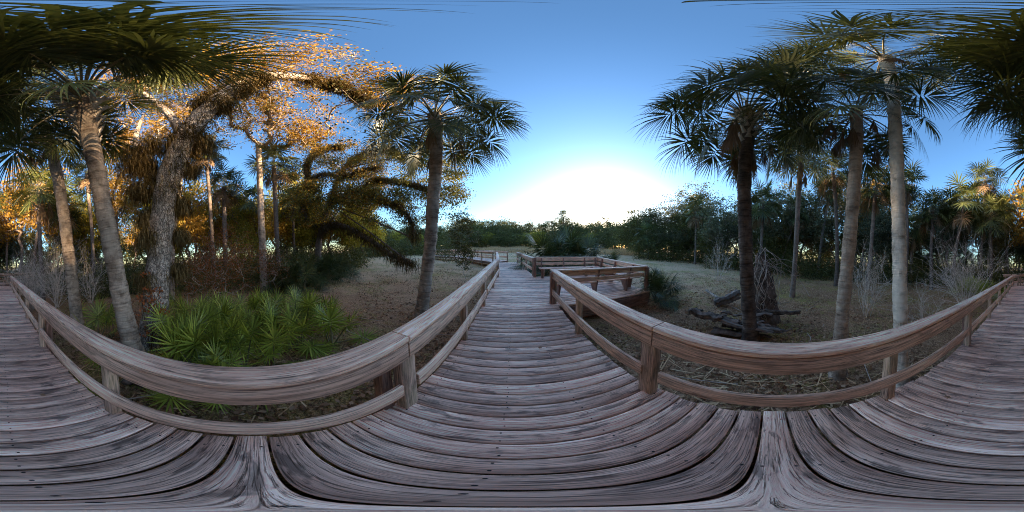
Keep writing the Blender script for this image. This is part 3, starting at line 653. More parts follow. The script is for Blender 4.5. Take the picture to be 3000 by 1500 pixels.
# tree line straight ahead, beyond the clearing
band(1330,1880,66,74,640,670,26,['oak','oak','tall','oak'],'in the far tree line ahead',1,1.15)
band(1320,1880,80,90,626,654,24,['oak','oak','tall','loose'],'in the back row of the far tree line',2,1.2)
band(1350,1800,56,62,668,696,20,['oak','yellow','tall','oak'],'low in front of the far tree line',3,1.6)
band(1060,1340,52,64,640,672,13,['oak','tall','oak','loose'],'beyond the lone palm',4,1.2)
band(1020,1330,38,46,668,700,12,['oak','tall','yellow'],'low beyond the lone palm',5,1.4)
# right-hand forest edge
band(1865,2080,36,42,560,640,10,['loose','loose','oak','loose'],'at the right end of the clearing',6,1.05)
band(1880,2100,30,34,640,690,8,['oak','loose','oak','tall'],'low at the right end of the clearing',7,1.3)
band(2050,2330,22,30,520,640,11,['loose','tall','palm','loose','oak'],'behind the stump',8,1.0)
band(2300,2600,18,26,530,650,11,['loose','tall','palm','loose','palm'],'behind the slim and pale palms',9,.95)
band(2560,3000,17,26,540,660,15,['palm','loose','tall','loose','palm','palm'],'in the woods right of the rear deck',10,.95)
band(2100,3000,28,40,600,680,20,['oak','tall','loose','loose'],'deep in the right-hand woods',11,1.2)
band(2480,2660,24,27,480,520,2,['gold'],'with its top above the palms right',12,.8)
# rear and left
band(0,260,20,30,560,650,9,['tall','loose','palm','loose'],'in the woods left of the rear deck',13,.95)
band(0,480,28,40,610,680,12,['oak','tall','loose'],'deep in the left-hand woods',14,1.1)
band(20,110,19,23,460,500,2,['gold'],'above the rear left palms',15,.9)
band(230,560,14,22,510,620,8,['gold','loose','palm','yellow'],'behind the leaning palm and shaggy oak',16,.9)
band(470,900,15,22,500,600,11,['yellow','gold','yellow','gold'],'sunlit behind the russet shrub',17,.85)  # gold and yellow leaf mix paints golden sunlight onto these woods
band(820,1080,18,24,540,620,8,['yellow','gold','yellow','yellow'],'behind the mossy limbs',18,.9)  # mostly yellow leaf colour, painted in for the low golden light
band(480,1080,26,36,560,640,13,['gold','yellow','tall','yellow'],'deep behind the left clearing',19,1.2)  # gold and yellow crowns colour in sunlight on the deep row
band(1280,1345,16,19,640,660,1,['loose'],'left of the sapling',20,1.0)

# -- undergrowth and shrubs that close the forest edge
def undergrowth():
    r=np.random.default_rng(5); und=MB()
    def seg(px0,px1,r0,r1,h,n,size,tint):
        C=[]
        for i in range(n):
            px=r.uniform(px0,px1); rd=r.uniform(r0,r1); w=W(px,740,rd); C.append((w[0],w[1],G(w[0],w[1])+abs(r.normal(0,h*.45))))
        C=np.array(C); leaves(und,C,size,size*3.0,n*22,int(px0)+3,tint=(tint,.25),flat=.8)
    seg(1330,1880,54,72,5.0,2200,.42,.45); seg(1040,1340,34,50,3.5,1100,.32,.45)
    seg(1870,2100,27,36,3.2,700,.26,.35); seg(2080,2320,19,27,2.6,900,.2,.3); seg(2300,2620,16,24,2.6,1100,.18,.3)
    seg(2600,3000,15,24,2.5,1500,.18,.35); seg(0,260,16,25,2.6,900,.18,.3); seg(240,520,10,20,2.4,900,.15,.3)
    seg(2080,3000,24,34,4.0,1600,.26,.3); seg(0,1040,23,34,4.0,1800,.26,.4); seg(500,900,9,19,2.2,1200,.14,.45); seg(860,1060,16,24,2.3,900,.17,.45)
    return und
o=undergrowth().build('undergrowth',M['oakleaf']); tag(o,'dense low bushes along the foot of the surrounding woods','bushes',kind='stuff')

# ------------------------------------------------------------------ the shaggy oak beside the rail
def shaggy_oak():
    base=gz(446,1000,3.75); root=empty('oak_tree',tuple(base)); tag(root,'huge shaggy oak with white-flecked bark and hanging ferns beside the leaning palm','tree')
    main=smooth_path([base-[0,0,.2],W(450,960,3.75),W(458,850,3.75),W(466,750,3.78),W(474,650,3.7),W(486,560,3.55),W(512,470,3.35),W(552,395,3.15),W(600,330,3.0),W(665,275,2.95),W(740,232,2.95)],44)
    rad=np.interp(np.arange(44),[0,6,18,26,36,43],[.40,.30,.28,.25,.20,.15])*(1+.05*np.sin(np.arange(44)*1.9)+.04*np.sin(np.arange(44)*.83+1))
    mb=MB(); tube(mb,main-base,rad,n=26,rough=.03)
    l2=smooth_path([W(740,232,2.95),W(800,222,3.3),W(880,226,3.9),W(950,240,4.7),W(1010,262,5.2),W(1075,300,5.7)],26); tube(mb,l2-base,np.linspace(.19,.07,26),n=14,rough=.05)
    l3=smooth_path([W(540,410,3.2),W(500,340,3.6),W(450,295,4.0),W(400,262,4.3),W(350,250,4.7)],22); tube(mb,l3-base,np.linspace(.14,.05,22),n=12,rough=.05)
    l4=smooth_path([W(482,560,3.8),W(440,500,3.9),W(405,455,4.0),W(398,400,4.2),W(420,340,4.6)],20); tube(mb,l4-base,np.linspace(.16,.05,20),n=12,rough=.05)
    mb.build('trunk',M['oakbark'],root,smooth=True)
    mo=MB()
    def along(path,n0,n1,off,nn,length,seed,w=.012):
        pts=path[n0:n1]; rq=np.random.default_rng(seed+70); sel=pts[np.clip((rq.beta(.8,.8,9)*len(pts)).astype(int),0,len(pts)-1)]; tufts(mo,sel+np.array(off)-base,length*.9,int(nn*.65),.15,seed,width=w,tint=(.45,.25)); tufts(mo,pts+np.array(off)*.6-base,length*.5,int(nn*.45),.10,seed+1,width=w,tint=(.35,.2),outw=.35)
    side=np.array([.22,-.12,0])
    along(main,22,44,(-.10,-.08,.18),5200,.34,1,.016); along(main,20,44,(.0,.0,-.22),2600,.34,11,.016); along(l2,0,26,(0,0,-.03),8000,.32,2,.018); along(main,6,24,(-.22,-.16,0),1500,.3,12,.014); along(l3,0,22,(0,0,0),1500,.25,3); along(l4,0,12,(0,0,0),2600,.42,4)
    for (px,py,rd,sp,nn,ln) in((395,480,3.95,.22,1500,.34),(412,560,3.75,.14,900,.32),(430,700,3.5,.09,420,.30),(425,820,3.6,.10,380,.28),(528,600,3.8,.09,700,.34),(528,690,3.8,.07,500,.32),(520,790,3.8,.09,420,.32),(560,500,3.8,.10,600,.32),(425,640,3.75,.10,500,.3),(450,430,3.8,.16,700,.3),(600,430,3.8,.14,500,.35)):
        tufts(mo,[W(px,py,rd)-base],ln,nn,sp,px,width=.012,tint=(.5,.2))
    mo.build('moss',M['moss'],root)
    ar,pr,rr,tips=grow(list(main[20:]-base)+list(l2-base),np.vstack([np.array([W(random.uniform(380,1080),random.uniform(110,420),random.uniform(3.8,6.5)) for _ in range(150)])-base]),4,tip=.004)
    tw=MB(); limbs(tw,ar,pr,np.minimum(rr,.03),rmin=.0,n=3); tw.build('twig',M['twigbark'],root)
    lf=MB(); leaves(lf,ar[tips],.10,.28,2600,9,tint=(.5,.25)); lf.build('leaves',M['oakleaf'],root)["label"]='sparse dark leaves'
shaggy_oak()
# red creeper leaves at its foot
mb=MB(); c=[W(random.gauss(440,28),random.gauss(905,38),3.35) for _ in range(26)]; b0=gz(440,1000,3.4)
leaves(mb,np.array(c)-b0,.07,.06,240,3,tint=(.85,.15)); 
for q in c[:12]: tube(mb,[np.zeros(3),(np.array(q)-b0)*.5+[.05,.02,.1],np.array(q)-b0],.004,n=3,tint=.2)
tag(mb.build('creeper',M['redleaf'],loc=tuple(b0)),'red-leaved creeper at the foot of the shaggy oak','creeper')

# ------------------------------------------------------------------ golden maples
def maple(label,trunk,crowns,nt,nleaf,size,seed,mat=None,lspread=.22,tr=.22,moss=True,name='maple_tree',barkm=None,tip=.010):
    base=np.array(trunk[0]); root=empty(name,tuple(base)); tag(root,label,'tree')
    tp=smooth_path(trunk,26)-base
    tg=np.vstack([ell(np.array(c)-base,rd,int(nt*f),seed+i,.2) for i,(c,rd,f) in enumerate(crowns)])
    A,par,rad,tips=grow(list(tp),tg,seed,tip=tip)
    kk=tr/rad[0]; rad=np.where(rad>.05,rad*kk if kk<1.6 else rad*1.6,rad)
    mb=MB(); limbs(mb,A,par,rad,n=5); tube(mb,np.vstack([tp[:1]-[0,0,.2],tp]),np.linspace(tr*1.15,tr*.62,27),n=16,rough=.03); mb.build('trunk',barkm or M['palmbark'],root)
    c=MB(); leaves(c,A[tips],size,lspread,nleaf,seed,tint=(.5,.26)); c.build('crown',mat or M['goldleaf'],root)
    if moss:
        m2=MB(); big=A[(rad>.06)&(A[:,2]>3.2)]; tufts(m2,big,.28,2600,.07,seed,width=.02,tint=(.4,.2)); m2.build('moss',M['moss'],root)
    return root,A,rad
maple('tall golden maple with mossy forked trunk behind the russet shrub',
  [gz(772,850,9.4),W(772,800,9.4),W(768,700,9.4),W(764,600,9.4),W(760,500,9.4),W(757,420,9.3)],
  [((-8.0,.6,11.5),(3.6,4.2,3.2),.55),((-5.2,1.4,14.3),(2.6,4.0,1.8),.35),((-8.6,3.2,9.5),(2.2,2.2,1.8),.25),((-4.2,4.6,10.5),(1.8,2.2,1.4),.2),((-5.0,-1.2,13.2),(2.4,2.2,1.8),.3)],480,26000,.14,31)
maple('golden maple whose leaves fill the gap left of the shaggy oak',
  [gz(500,850,8.5),W(505,700,8.5),W(520,600,8.5),W(530,480,8.4)],
  [((-7.2,-4.2,11.5),(3.4,3.4,4.0),.6),((-5.2,-3.8,14.2),(2.8,2.6,2.0),.3),((-5.6,-6.2,9.0),(2.2,2.2,2.4),.25),((-6.2,-6.6,6.0),(1.6,1.6,2.2),.2),((-3.4,-5.4,11),(2,2,2),.2)],380,26000,.13,37,tr=.16)

# ------------------------------------------------------------------ live oak with thick mossy limbs over the left clearing
def mossy_oak():
    rd=13.5; base=gz(930,790,rd); root=empty('live_oak',tuple(base)); tag(root,'spreading live oak with thick mossy limbs drooping into the clearing left of the lone palm','tree')
    L_=[[(930,790,13.5),(932,740,13.5),(936,700,13.4),(945,650,13.2),(965,600,13)],
        [(945,650,13.2),(915,655,13),(890,625,12.8),(890,580,12.6),(905,535,12.4),(945,510,12),(1000,520,11.8),(1050,505,11.5),(1110,490,11)],
        [(936,690,13.4),(970,660,12.6),(1020,668,12),(1060,690,11.5),(1110,720,11),(1160,755,10.5),(1205,772,10)],
        [(965,600,13),(1010,580,12.5),(1060,560,12),(1110,585,11.5),(1160,600,11),(1200,640,10.6),(1215,700,10.4)],
        [(965,600,13),(985,540,12.8),(1020,480,12.5),(1070,450,12),(1130,440,11.6),(1180,460,11.2)],
        [(905,535,12.4),(900,480,12.5),(940,440,12.3),(1000,430,12)],
        [(1060,560,12),(1090,530,11.6),(1150,530,11.2),(1210,540,10.8),(1270,560,10.6)]]
    R0=[.30,.22,.26,.24,.20,.15,.13]; mb=MB(); nodes=[]; mo=MB()
    for i,(l,r0) in enumerate(zip(L_,R0)):
        p=smooth_path([W(*q) if not(i==0 and k==0) else base for k,q in enumerate(l)],26)-base
        tube(mb,p,np.linspace(r0,r0*(.62 if i==0 else .4),26),n=10,rough=.06); nodes.append(p)
        if i: 
            s=r0; tufts(mo,p,.34,3600,s*.8,i,width=.03,tint=(.30,.2))
            tufts(mo,p[6:]-[0,0,.1],.75,130,.2,i+40,width=.03,tint=(.75,.15),outw=.06)
    mb.build('trunk',M['farbark'],root,smooth=True); mo.build('moss',M['moss'],root)
    tg=np.array([W(px,py,r) for px,py,r in zip(rng.uniform(850,1360,330),np.concatenate([rng.uniform(415,600,250),rng.uniform(560,660,80)]),rng.uniform(9.5,15,330))])
    tg=np.array([t for t in tg if not(W(1290,600,10)[0]<t[0] and t[2]<3)])-base
    A,par,rad,tips=grow(list(np.vstack(nodes)),tg,77,tip=.008,step=.4)
    tw=MB(); limbs(tw,A[:],par,np.minimum(rad,.05),n=4); tw.build('branch',M['farbark'],root)
    c=MB(); leaves(c,A[tips],.14,.30,30000,6,tint=(.5,.28)); c.build('crown',M['oakleaf'],root)
    g_=MB(); leaves(g_,A[tips][::3],.13,.36,12000,8,tint=(.4,.2)); g_.build('crown',M['yellowleaf'],root)["label"]='leaves tinted yellow as painted golden light'  # extra yellow crown paints golden light into the leaf colour
    lft=A[tips]; pxs=np.array([1500+math.degrees(math.atan2(*(MR.T@(q+base-[0,0,CAMH]))[:2]))/.12 for q in lft]); g_=MB(); leaves(g_,lft[pxs<1140],.13,.34,17000,18,tint=(.45,.25)); g_.build('crown',M['goldleaf'],root)["label"]='leaves tinted gold as painted sunlight'  # gold leaf colour on the left part stands in for sunlight
mossy_oak()

# ------------------------------------------------------------------ shrubs, saplings, bare brush
def shrub(name,label,pos,H,rx,nt,nleaf,size,mat,seed,cat='shrub',group=None,stems=6,barkm=None,lsp=.12,tip=.003,shell=.3):
    r=random.Random(seed); base=np.array([pos[0],pos[1],G(pos[0],pos[1])]); root=empty(name,tuple(base)); tag(root,label,cat,group)
    tg=ell((0,0,H*.58),(rx,rx,H*.45),nt,seed,shell); tg=tg[tg[:,2]>.15]
    A,par,rad,tips=grow([(0,0,-.08),(0,0,.02),(.02,0,.10)],tg,seed,tip=tip,step=.3,jit=.2 if nleaf else .07,powr=2.6,bend_=.16 if nleaf else .07)
    mb=MB(); limbs(mb,A,par,rad,n=3); mb.build('stem',barkm or M['twigbark'],root)
    if nleaf: c=MB(); leaves(c,A[tips],size,lsp,nleaf,seed,tint=(.5,.28)); c.build('leaves',mat,root)
    return root
shrub('russet_shrub','wide russet and orange leaved shrub behind the palmettos',W(655,800,6.6),3.4,1.7,420,6500,.055,M['redleaf'],5,lsp=.16)
shrub('russet_shrub','second russet shrub nearer the shaggy oak trunk',W(585,820,5.6),2.7,.9,220,2600,.05,M['redleaf'],6,lsp=.14)
shrub('russet_shrub','thin reddish shrub right of the maple trunk',W(800,790,8.5),2.8,1.1,200,2200,.06,M['redleaf'],7,lsp=.16)
shrub('green_shrub','dark leafy shrub under the mossy limbs',W(880,770,13),2.4,1.6,160,3200,.10,M['oakleaf'],8,lsp=.2)
shrub('green_shrub','yellow-green shrub catching light behind the maple',W(715,760,12),3.6,1.5,180,3600,.10,M['yellowleaf'],9,lsp=.2)
shrub('sapling','slender young tree standing alone left of the straight deck',W(1363,800,9.8),4.3,.95,170,4200,.10,M['oakleaf'],10,cat='sapling',lsp=.10)
shrub('green_shrub','low bush behind the lone palm trunk',W(1300,760,17),2.2,1.4,100,1800,.11,M['oakleaf'],11,lsp=.2)
tw=[('bare grey twiggy shrub between the slim grey palm and the palest trunk',2540,900,5.9,2.3,.8,170,20),('bare pale brush drooping right of the palest trunk',2830,820,7.5,3.4,1.5,300,21),
    ('bare twigs just right of the palest trunk base',2710,880,5.5,1.4,.8,80,22),('grey bare thicket left of the vine-streaked palm',95,760,9.5,3.2,1.6,360,23),
    ('grey bare thicket between the two left palms',165,800,8.5,3.4,1.3,300,24),('bare grey brush beyond the leaning palm',265,790,9,2.6,1.2,160,25),('thin bare brush left of the dark palm',2110,760,12,2.6,1.2,120,26)]
def brush_plant(label,pos,H,rx,stems,seed):
    q=np.random.default_rng(seed); base=np.array([pos[0],pos[1],G(pos[0],pos[1])]); root=empty('bare_shrub',tuple(base)); tag(root,label,'shrub'); mb=MB()
    def go(p,d,L,r_,lv):
        n=4; pts=[p]; dd=d.copy()
        for i in range(n):
            dd=dd+q.normal(0,.10,3)+np.array([0,0,-.05 if lv>1 else .02]); dd/=np.linalg.norm(dd); pts.append(pts[-1]+dd*L/n)
        tube(mb,pts,np.linspace(r_,r_*.5,n+1),n=4 if lv==0 else 3,tint=q.uniform(.3,1),cap=False)
        if lv<3:
            for k in range((4,4,3)[lv]):
                i=q.integers(1,n+1); e=dd+q.normal(0,.55,3)+np.array([0,0,.1]); e/=np.linalg.norm(e); go(pts[i],e,L*q.uniform(.45,.7),r_*.55,lv+1)
    for i in range(stems):
        d=np.array([q.normal(0,rx/H*.7),q.normal(0,rx/H*.7),1.]); d/=np.linalg.norm(d); go(np.array([q.normal(0,.06),q.normal(0,.06),-.03]),d,H*q.uniform(.5,.75),.011*math.sqrt(H/2),0)
    mb.build('stem',M['greytwig'],root)
for lb,px,py,rd,H,rx,nt,sd in tw: brush_plant(lb,W(px,py,rd),H,rx,max(9,int(nt/13)),sd)

# ------------------------------------------------------------------ palmettos
def pfan(seed,n=26,L=.5,pet=.5,el=60,fan=165,wide=.03): return frond(el,seed,n=n,L=L,pet=pet,droop=.55,fan=fan,wide=wide,segs=4,stiff=True)
PM=[M['palmetto'],M['petiole']]
PF=[pfan(500+i,el=e,L=l,pet=p,wide=.033).mesh('frond',PM) for i,(e,l,p) in enumerate(((80,.5,.55),(62,.52,.6),(48,.5,.6),(30,.5,.5),(15,.45,.5),(70,.42,.75)))]
PD=[frond(e,600+i,n=16,dead=True,pet=.35,L=.4,wide=.025).mesh('frond',[M['deadleaf'],M['petiole']]) for i,e in enumerate((0,-20))]
def palmetto(pos,label,size,seed,nf=8,group='saw palmettos below the left railing',deadn=2,fr=None,fd=None,name='saw_palmetto'):
    r=random.Random(seed); root=empty(name,(pos[0],pos[1],G(pos[0],pos[1])),r.uniform(0,6)); tag(root,label,'palmetto',group)
    for i in range(nf):
        a=i*2.4+r.uniform(-.3,.3); put('frond',(fr or PF)[i%len(fr or PF)],root,(.06*math.cos(a),.06*math.sin(a),.02),a,size*r.uniform(.8,1.15))
    for i in range(deadn): put('frond',r.choice(fd or PD),root,(0,0,.1),r.uniform(0,6.28),size)["label"]='dead brown frond'
    return root
r=random.Random(44); spots=[]
for i in range(400):
    px=r.uniform(475,960); rd=r.uniform(2.3,5.0); w=W(px,800,rd)
    if px>850 and rd<2.9: continue
    if px<520 and rd>3.2: continue
    if all((w[0]-s[0])**2+(w[1]-s[1])**2>.33**2 for s in spots): spots.append(w)
    if len(spots)>=27: break
PC={}
for i,w in enumerate(spots):
    rr_=math.hypot(w[0],w[1]); lb=0 if rr_<3.3 else(2 if rr_>4.7 else 1)
    o_=palmetto(w,'palmetto',.84+.14*r.random(),900+i,nf=r.randint(6,8),deadn=3); PC.setdefault(lb,[]).append((seen_px(o_),o_))
for k_,l_ in PC.items(): number(l_,'green palmetto',('right under the left railing','in the middle of the clump','at the back against the russet shrub')[k_])
for px,py,rd,s,lb in((285,920,4.0,.9,'palmetto between the vine-streaked palm and the leaning palm'),(262,860,4.9,.9,'small palmetto behind the left railing near the vine-streaked palm'),(330,905,4.2,.8,'palmetto right behind the leaning palm'),(620,1170,1.75,.75,'palmetto fan showing between the left rails'),(700,1160,1.9,.65,'low palmetto under the left top rail'),(330,1090,2.3,.7,'palmetto in the shade left of the leaning palm base')):
    palmetto(W(px,py,rd),lb,s,int(px+py),nf=6,group='single palmettos behind the left railing')
YF=[FR[(78,0)],FR[(78,1)],FR[(58,0)],FR[(58,1)],FR[(40,0)],FR[(40,1)],FR[(22,0)]]
L1=[];L2=[];L3=[]
for i in range(14):
    px=r.uniform(2780,2960); o_=palmetto(W(px,830,r.uniform(10.5,15)),'low green palmetto under the trees right of the rear deck',1.1,1200+i,nf=7,group='palmettos right of the rear deck'); L1.append((px,o_))
for i in range(16):
    px=r.uniform(840,1010); o_=palmetto(W(px,780,r.uniform(11,17)),'palmetto',.85,1300+i,nf=14,fr=YF,fd=FD,group='palmettos along the left clearing'); L2.append((px,o_))
for i in range(8):
    px=r.uniform(830,900); o_=palmetto(W(px,800,r.uniform(8,11)),'palmetto',.75,1330+i,nf=14,fr=YF,fd=FD,group='palmettos along the left clearing'); L3.append((px,o_))
number(L1,'low green palmetto','under the trees right of the rear deck');number(L2,'dark palmetto','along the left edge of the clearing');number(L3,'dark palmetto','between the maple and the clearing')
# big grey-green clump beyond the far bench: trunkless cabbage palms
for (px,rd,s,lb) in((1600,11.5,1.35,'left one of the big trunkless palms beyond the far bench'),(1655,12.2,1.6,'tallest trunkless palm beyond the far bench'),(1715,12.0,1.35,'right one of the big trunkless palms beyond the far bench'),(1792,13.5,.8,'small green palmetto right of the far bench corner')):
    palmetto(W(px,760,rd),lb,s,int(px),nf=30,group='trunkless palms beyond the platform',fr=YF,fd=FD,deadn=4,name='palmetto_palm')
palmetto(W(1925,860,6.0),'bushy palmetto with dead skirt at the outer corner of the platform',.60,77,nf=24,deadn=16,fr=YF,fd=FD,group='trunkless palms beyond the platform')
palmetto(W(1945,860,6.3),'second palmetto tuft just outside the platform corner',.5,78,nf=18,deadn=8,fr=YF,fd=FD,group='trunkless palms beyond the platform')

# ------------------------------------------------------------------ broken stump, vines, logs
def ragged(mb,p0,p1,r0,r1,n,seg,rough,seed,flat=1.0):
    r=np.random.default_rng(seed); t=np.linspace(0,1,seg)[:,None]; pts=np.array(p0)*(1-t)+np.array(p1)*t+r.normal(0,.02,(seg,3))
    rr=np.linspace(r0,r1,seg); d=np.array(p1,float)-np.array(p0,float); d/=np.linalg.norm(d); ref=np.array([0,0,1.]) if abs(d[2])<.8 else np.array([1.,0,0])
    A=np.cross(d,ref);A/=np.linalg.norm(A);B=np.cross(A,d); a=np.arange(n)*2*math.pi/n; prof=1+rough*r.normal(0,1,n)
    V=[]; 
    for i in range(seg):
        q=rr[i]*prof*(1+rough*.35*r.normal(0,1,n)); V.append(pts[i]+np.cos(a)[:,None]*A*q[:,None]+np.sin(a)[:,None]*B*q[:,None]*flat)
    V=np.array(V); V[-1]+=d*(r.uniform(-.5,1,n)*r1*.9)[:,None]; V[0]-=d*(r.uniform(0,.6,n)*r0*.5)[:,None]
    V=V.reshape(-1,3); F=[(i*n+k,i*n+(k+1)%n,(i+1)*n+(k+1)%n,(i+1)*n+k) for i in range(seg-1) for k in range(n)]
    mb.add(V,F,None,np.repeat(r.uniform(.2,.9,seg),n)); mb.add(V[-n:],[list(range(n))],None,.1); mb.add(V[:n],[list(range(n))[::-1]],None,.1)
sb=gz(2240,930,4.9); mb=MB(); t_=W(2228,745,5.0)-sb
ragged(mb,(0,0,-.1),(t_[0]*.6,t_[1]*.6,t_[2]*.55),.48,.33,26,12,.10,1); ragged(mb,(t_[0]*.55,t_[1]*.55,t_[2]*.5),tuple(t_),.33,.12,22,10,.12,2)
ragged(mb,(.15,.25,-.1),(.22,.3,.8),.25,.12,14,7,.14,3)
tag(mb.build('broken_stump',M['rot'],loc=tuple(sb)),'broken rotting tree stump wrapped in dead vines','stump')
mb=MB(); rv=np.random.default_rng(3)
for i in range(34):
    a=rv.uniform(0,6.28); top=t_*rv.uniform(.7,1.15)+rv.normal(0,.16,3); rr_=rv.uniform(.28,.62); pts=[top]
    toward=-sb[:2]/np.linalg.norm(sb[:2]); ang=math.atan2(toward[1],toward[0])+rv.normal(0,1.0)
    for s in range(1,6): pts.append(np.array([t_[0]*.3+math.cos(ang)*rr_*(1-(s/5-.45)**2*1.6)+rv.normal(0,.15),t_[1]*.3+math.sin(ang)*rr_*(1-(s/5-.45)**2*1.6)+rv.normal(0,.15),top[2]*(1-s/5.)+rv.normal(0,.10)]))
    tube(mb,smooth_path(pts,16),rv.uniform(.005,.010),n=4,tint=rv.uniform(.3,.95))
for i in range(9):
    p0=t_*.75+rv.normal(0,.1,3); q=W(rv.uniform(2270,2350),rv.uniform(770,820),4.8)-sb; pts=[p0,(p0+q)/2+[0,0,.3],q,q+rv.normal(0,.2,3)-[0,0,.35]]; tube(mb,smooth_path(pts,14),.005,n=4,tint=.5)
tag(mb.build('vine_tangle',M['twigbark'],loc=tuple(sb)),'tangle of dead grey vines draped over the broken stump','vine')
def log(label,a,b,r0,r1,seed,mat,name='log',rough=.14,flat=.8):
    a=np.array(a);b=np.array(b); mb=MB(); ragged(mb,(0,0,0),tuple(b-a),r0,r1,18,14,rough,seed,flat); tag(mb.build(name,mat,loc=tuple(a)),label,'log'); 
def lift(w,h): return np.array([w[0],w[1],G(w[0],w[1])+h])
def brush():
    a=lift(W(2010,955,4.5),.12);b=lift(W(2300,975,3.75),.16); root=empty('rotten_log',tuple(a)); tag(root,'long dark rotten log split into slabs, between the right railing and the dark palm','log')
    q=np.random.default_rng(8); d=b-a; L=np.linalg.norm(d); d/=L; n_=np.array([-d[1],d[0],0])
    for i in range(24):
        t=q.uniform(0,.85); ln=q.uniform(.25,1.0)*(1 if i>4 else 1.6); p=a-a+d*L*t+n_*q.normal(0,.13)+np.array([0,0,q.uniform(-.05,.34)*(1-.4*t)]); e=p+d*ln+n_*q.normal(0,.10)+np.array([0,0,q.normal(0,.05)])
        mb=MB(); ragged(mb,tuple(p),tuple(e),q.uniform(.05,.13),q.uniform(.03,.10),12,8,.34,100+i,q.uniform(.3,.7)); mb.build('slab',M['rot'] if i%8 else M['farbark'],root)
brush()
log('splintered dark limb poking out over the ground right of the stump',lift(W(2190,925,4.6),.42),lift(W(2340,915,4.35),.52),.10,.07,6,M['rot'],flat=.6,rough=.34)
log('pale broken log leaning in the clearing left of the dark palm',lift(W(2095,915,6.0),.1),lift(W(2160,878,6.4),.45),.14,.17,7,M['farbark'],rough=.3)
log('thin dead branch lying beside the pale broken log',lift(W(2065,878,7.4),.3),lift(W(2105,900,6.3),.15),.04,.07,8,M['twigbark'],name='fallen_branch')
log('mossy dark log in the gloom below the left railing',lift(W(360,1110,2.35),.08),lift(W(560,1130,2.0),.08),.09,.11,9,M['rot'])
ST=[]
for i in range(26):
    px=r.choice([r.uniform(1990,2500),r.uniform(1900,2900),r.uniform(60,400),r.uniform(980,1300)]); rd=r.uniform(1.6,7); w=lift(W(px,900,rd),.03); a=r.uniform(0,6.28); L=r.uniform(.3,1.1)
    mb=MB(); q=np.array([math.cos(a)*L,math.sin(a)*L,.03]); tube(mb,[(0,0,0),q*.5+[r.gauss(0,.04),r.gauss(0,.04),.03],q],[.012,.010,.005],n=5,tint=.7)
    ST.append((px,tag(mb.build('fallen_branch',M['twigbark'],loc=tuple(w)),'stick','stick','dead sticks on the ground')))
number([q for q in ST if q[0]<1400],'dead stick','lying beyond the left railing');number([q for q in ST if q[0]>=1400],'dead stick','lying beyond the right railing')

# ------------------------------------------------------------------ ground cover
def scatter(n,r0,r1,seed,pw=1.0):
    q=np.random.default_rng(seed); a=q.uniform(0,2*math.pi,n); rr_=r0+(r1-r0)*q.random(n)**pw; x=rr_*np.cos(a);y_=rr_*np.sin(a)
    ok=((np.sin(x*2.3+np.sin(y_*1.7)*2)+np.sin(y_*2.9+x)+q.normal(0,.8,n)>-.6))&~((x>XL-.02)&(x<XR+.02)&(y_<7.6)&(y_>-13))&~((x>0)&(x<4.2)&(y_>3.7)&(y_<7.5)); x,y_=x[ok],y_[ok]; return np.stack([x,y_,ground(x,y_)],1),q
C,q=scatter(80000,.8,15,1,.85); C[:,2]+=q.uniform(.0,.035,len(C)); mb=MB(); n=len(C)
d=q.normal(0,1,(n,3));d[:,2]*=.35;d/=np.linalg.norm(d,axis=1)[:,None];w=np.cross(d,[0,0,1.]+q.normal(0,.35,(n,3)));w/=np.linalg.norm(w,axis=1)[:,None]; s=q.uniform(.02,.06,n)[:,None]
V=np.stack([C-d*s,C+w*s*.6,C+d*s,C-w*s*.6],1).reshape(-1,3); mb.add(V,np.arange(4*n).reshape(-1,4),None,np.repeat(q.random(n),4))
tag(mb.build('leaf_litter',M['litter']),'brown fallen leaves covering the ground beside the boardwalk','leaf litter',kind='stuff')
def blades(name,label,n,r0,r1,h,wd,mat,seed,mask=None,pw=1.0):
    C,q=scatter(n,r0,r1,seed,pw)
    if mask is not None: C=C[mask(C[:,0],C[:,1],q)]
    n=len(C); a=q.uniform(0,6.283,n); H=h*q.uniform(.4,1.3,n); ln=q.normal(0,.5,(n,2))*H[:,None]; rr_=np.hypot(C[:,0],C[:,1]); ww=wd*np.maximum(1,rr_/6)
    dx=np.stack([np.cos(a)*ww,np.sin(a)*ww,0*a],1)*.5; top=C+np.concatenate([ln,H[:,None]],1); mid=C+np.concatenate([ln*.35,H[:,None]*.6],1)
    V=np.stack([C-dx,C+dx,mid+dx*.7,mid-dx*.7,top],1).reshape(-1,3); b_=np.arange(n)[:,None]*5; mb=MB()
    mb.add(V,np.concatenate([b_+np.array([[0,1,2,3]])]),None,np.repeat(q.random(n),5)); 
    mb.f.append((b_+np.array([[3,2,4]]))); mb.uv.append(np.zeros((n*3,2))); mb.m.append(np.zeros(n,int)); 
    tag(mb.build(name,mat),label,'grass',kind='stuff')
patch=lambda x,y_,q:(np.sin(x*.8+1)+np.sin(y_*.7+x*.3)+q.normal(0,.6,len(x)))>.3
blades('grass','thin green and olive grass growing in patches on the ground',60000,1.2,22,.07,.006,M['grass'],4,patch,.75)
blades('dry_grass','dry tan grass covering the open clearing',60000,4,45,.09,.008,M['dry'],5,lambda x,y_,q:(y_>-4)|(q.random(len(x))<.3),.8)
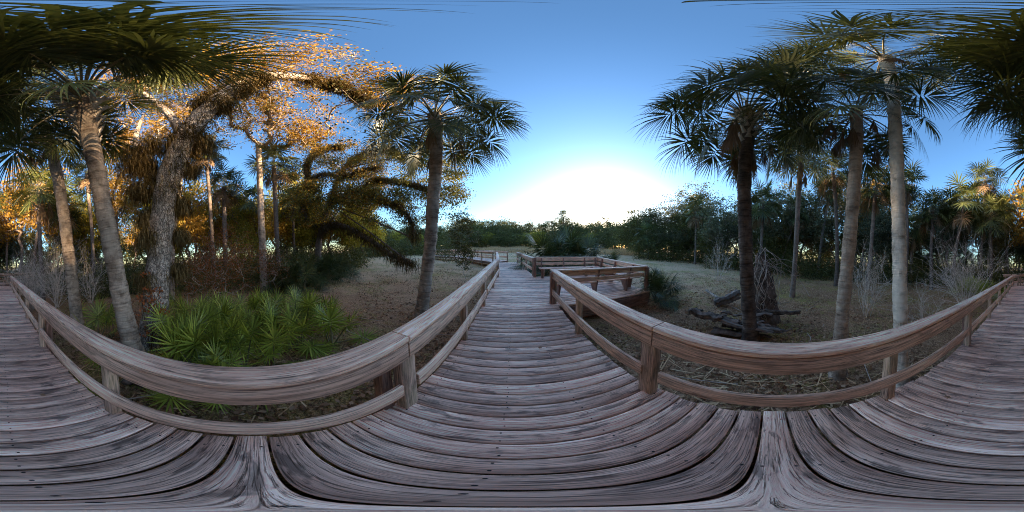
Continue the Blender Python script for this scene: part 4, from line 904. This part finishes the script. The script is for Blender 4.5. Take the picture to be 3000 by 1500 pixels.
def reeds():
    q=np.random.default_rng(9); mb=MB(); n=26000; px=q.uniform(1330,1870,n); rd=q.uniform(38,54,n); a=np.radians((px-1500)*.12-.55); x=rd*np.sin(a);y_=rd*np.cos(a); z=ground(x,y_); H=q.uniform(.5,1.3,n)*(1+.12*np.sin(a*40)); C=np.stack([x,y_,z],1)
    dx=np.stack([np.cos(a),-np.sin(a),0*a],1)*.035; t=C+np.stack([q.normal(0,.25,n),q.normal(0,.25,n),H],1); V=np.stack([C-dx,C+dx,t],1).reshape(-1,3)
    mb.add(V,np.arange(3*n).reshape(-1,3),None,np.repeat(q.random(n),3)); tag(mb.build('reeds',M['dry']),'tan reeds and tall dead grass in front of the far tree line','reeds',kind='stuff')
reeds()
# broken palm debris under the right railing
mb=MB(); q=np.random.default_rng(12)
for i in range(520):
    px=q.uniform(1930,2960) if i<380 else q.uniform(60,900); rd=q.uniform(1.35,3.2); w=W(px,1000,rd); w[2]=G(w[0],w[1])+q.uniform(.01,.06); a=q.uniform(0,6.28); L=q.uniform(.08,.42)
    dd=np.array([math.cos(a),math.sin(a),q.normal(0,.12)])*L; s_=np.array([-math.sin(a),math.cos(a),0])*q.uniform(.004,.014)
    mb.add([w-s_,w+s_,w+dd+s_*.5,w+dd-s_*.5],[(0,1,2,3)],None,q.uniform(.5,1))
tag(mb.build('palm_debris',M['dry']),'torn dry palm strips littering the ground beside the boardwalk','debris',kind='stuff')
# a few dead leaves lying on the planks
for i,(x,y_) in enumerate(((.35,2.0),(-.05,3.1),(.62,-1.3),(-.35,-1.45),(.05,-2.7),(.8,2.6))):
    mb=MB(); a=i*1.3; pts=[(.035*math.cos(t+a)*(1 if k%2 else .55),.026*math.sin(t+a)*(1 if k%2 else .55),.006+.008*(k%3)) for k,t in enumerate(np.linspace(0,2*math.pi,11)[:-1])]
    mb.add(pts,[list(range(10))],None,.7); tag(mb.build('fallen_leaf',M['litter'],loc=(x,y_,.004)),('larger curled brown leaf right of centre on the straight deck ahead','curled brown leaf far along the middle of the deck ahead','brown leaf on the rear deck near the right railing','brown leaf on the rear deck near the left railing','brown leaf in the middle of the rear deck','brown leaf at the right edge of the deck ahead')[i],'leaf','dead leaves on the deck')
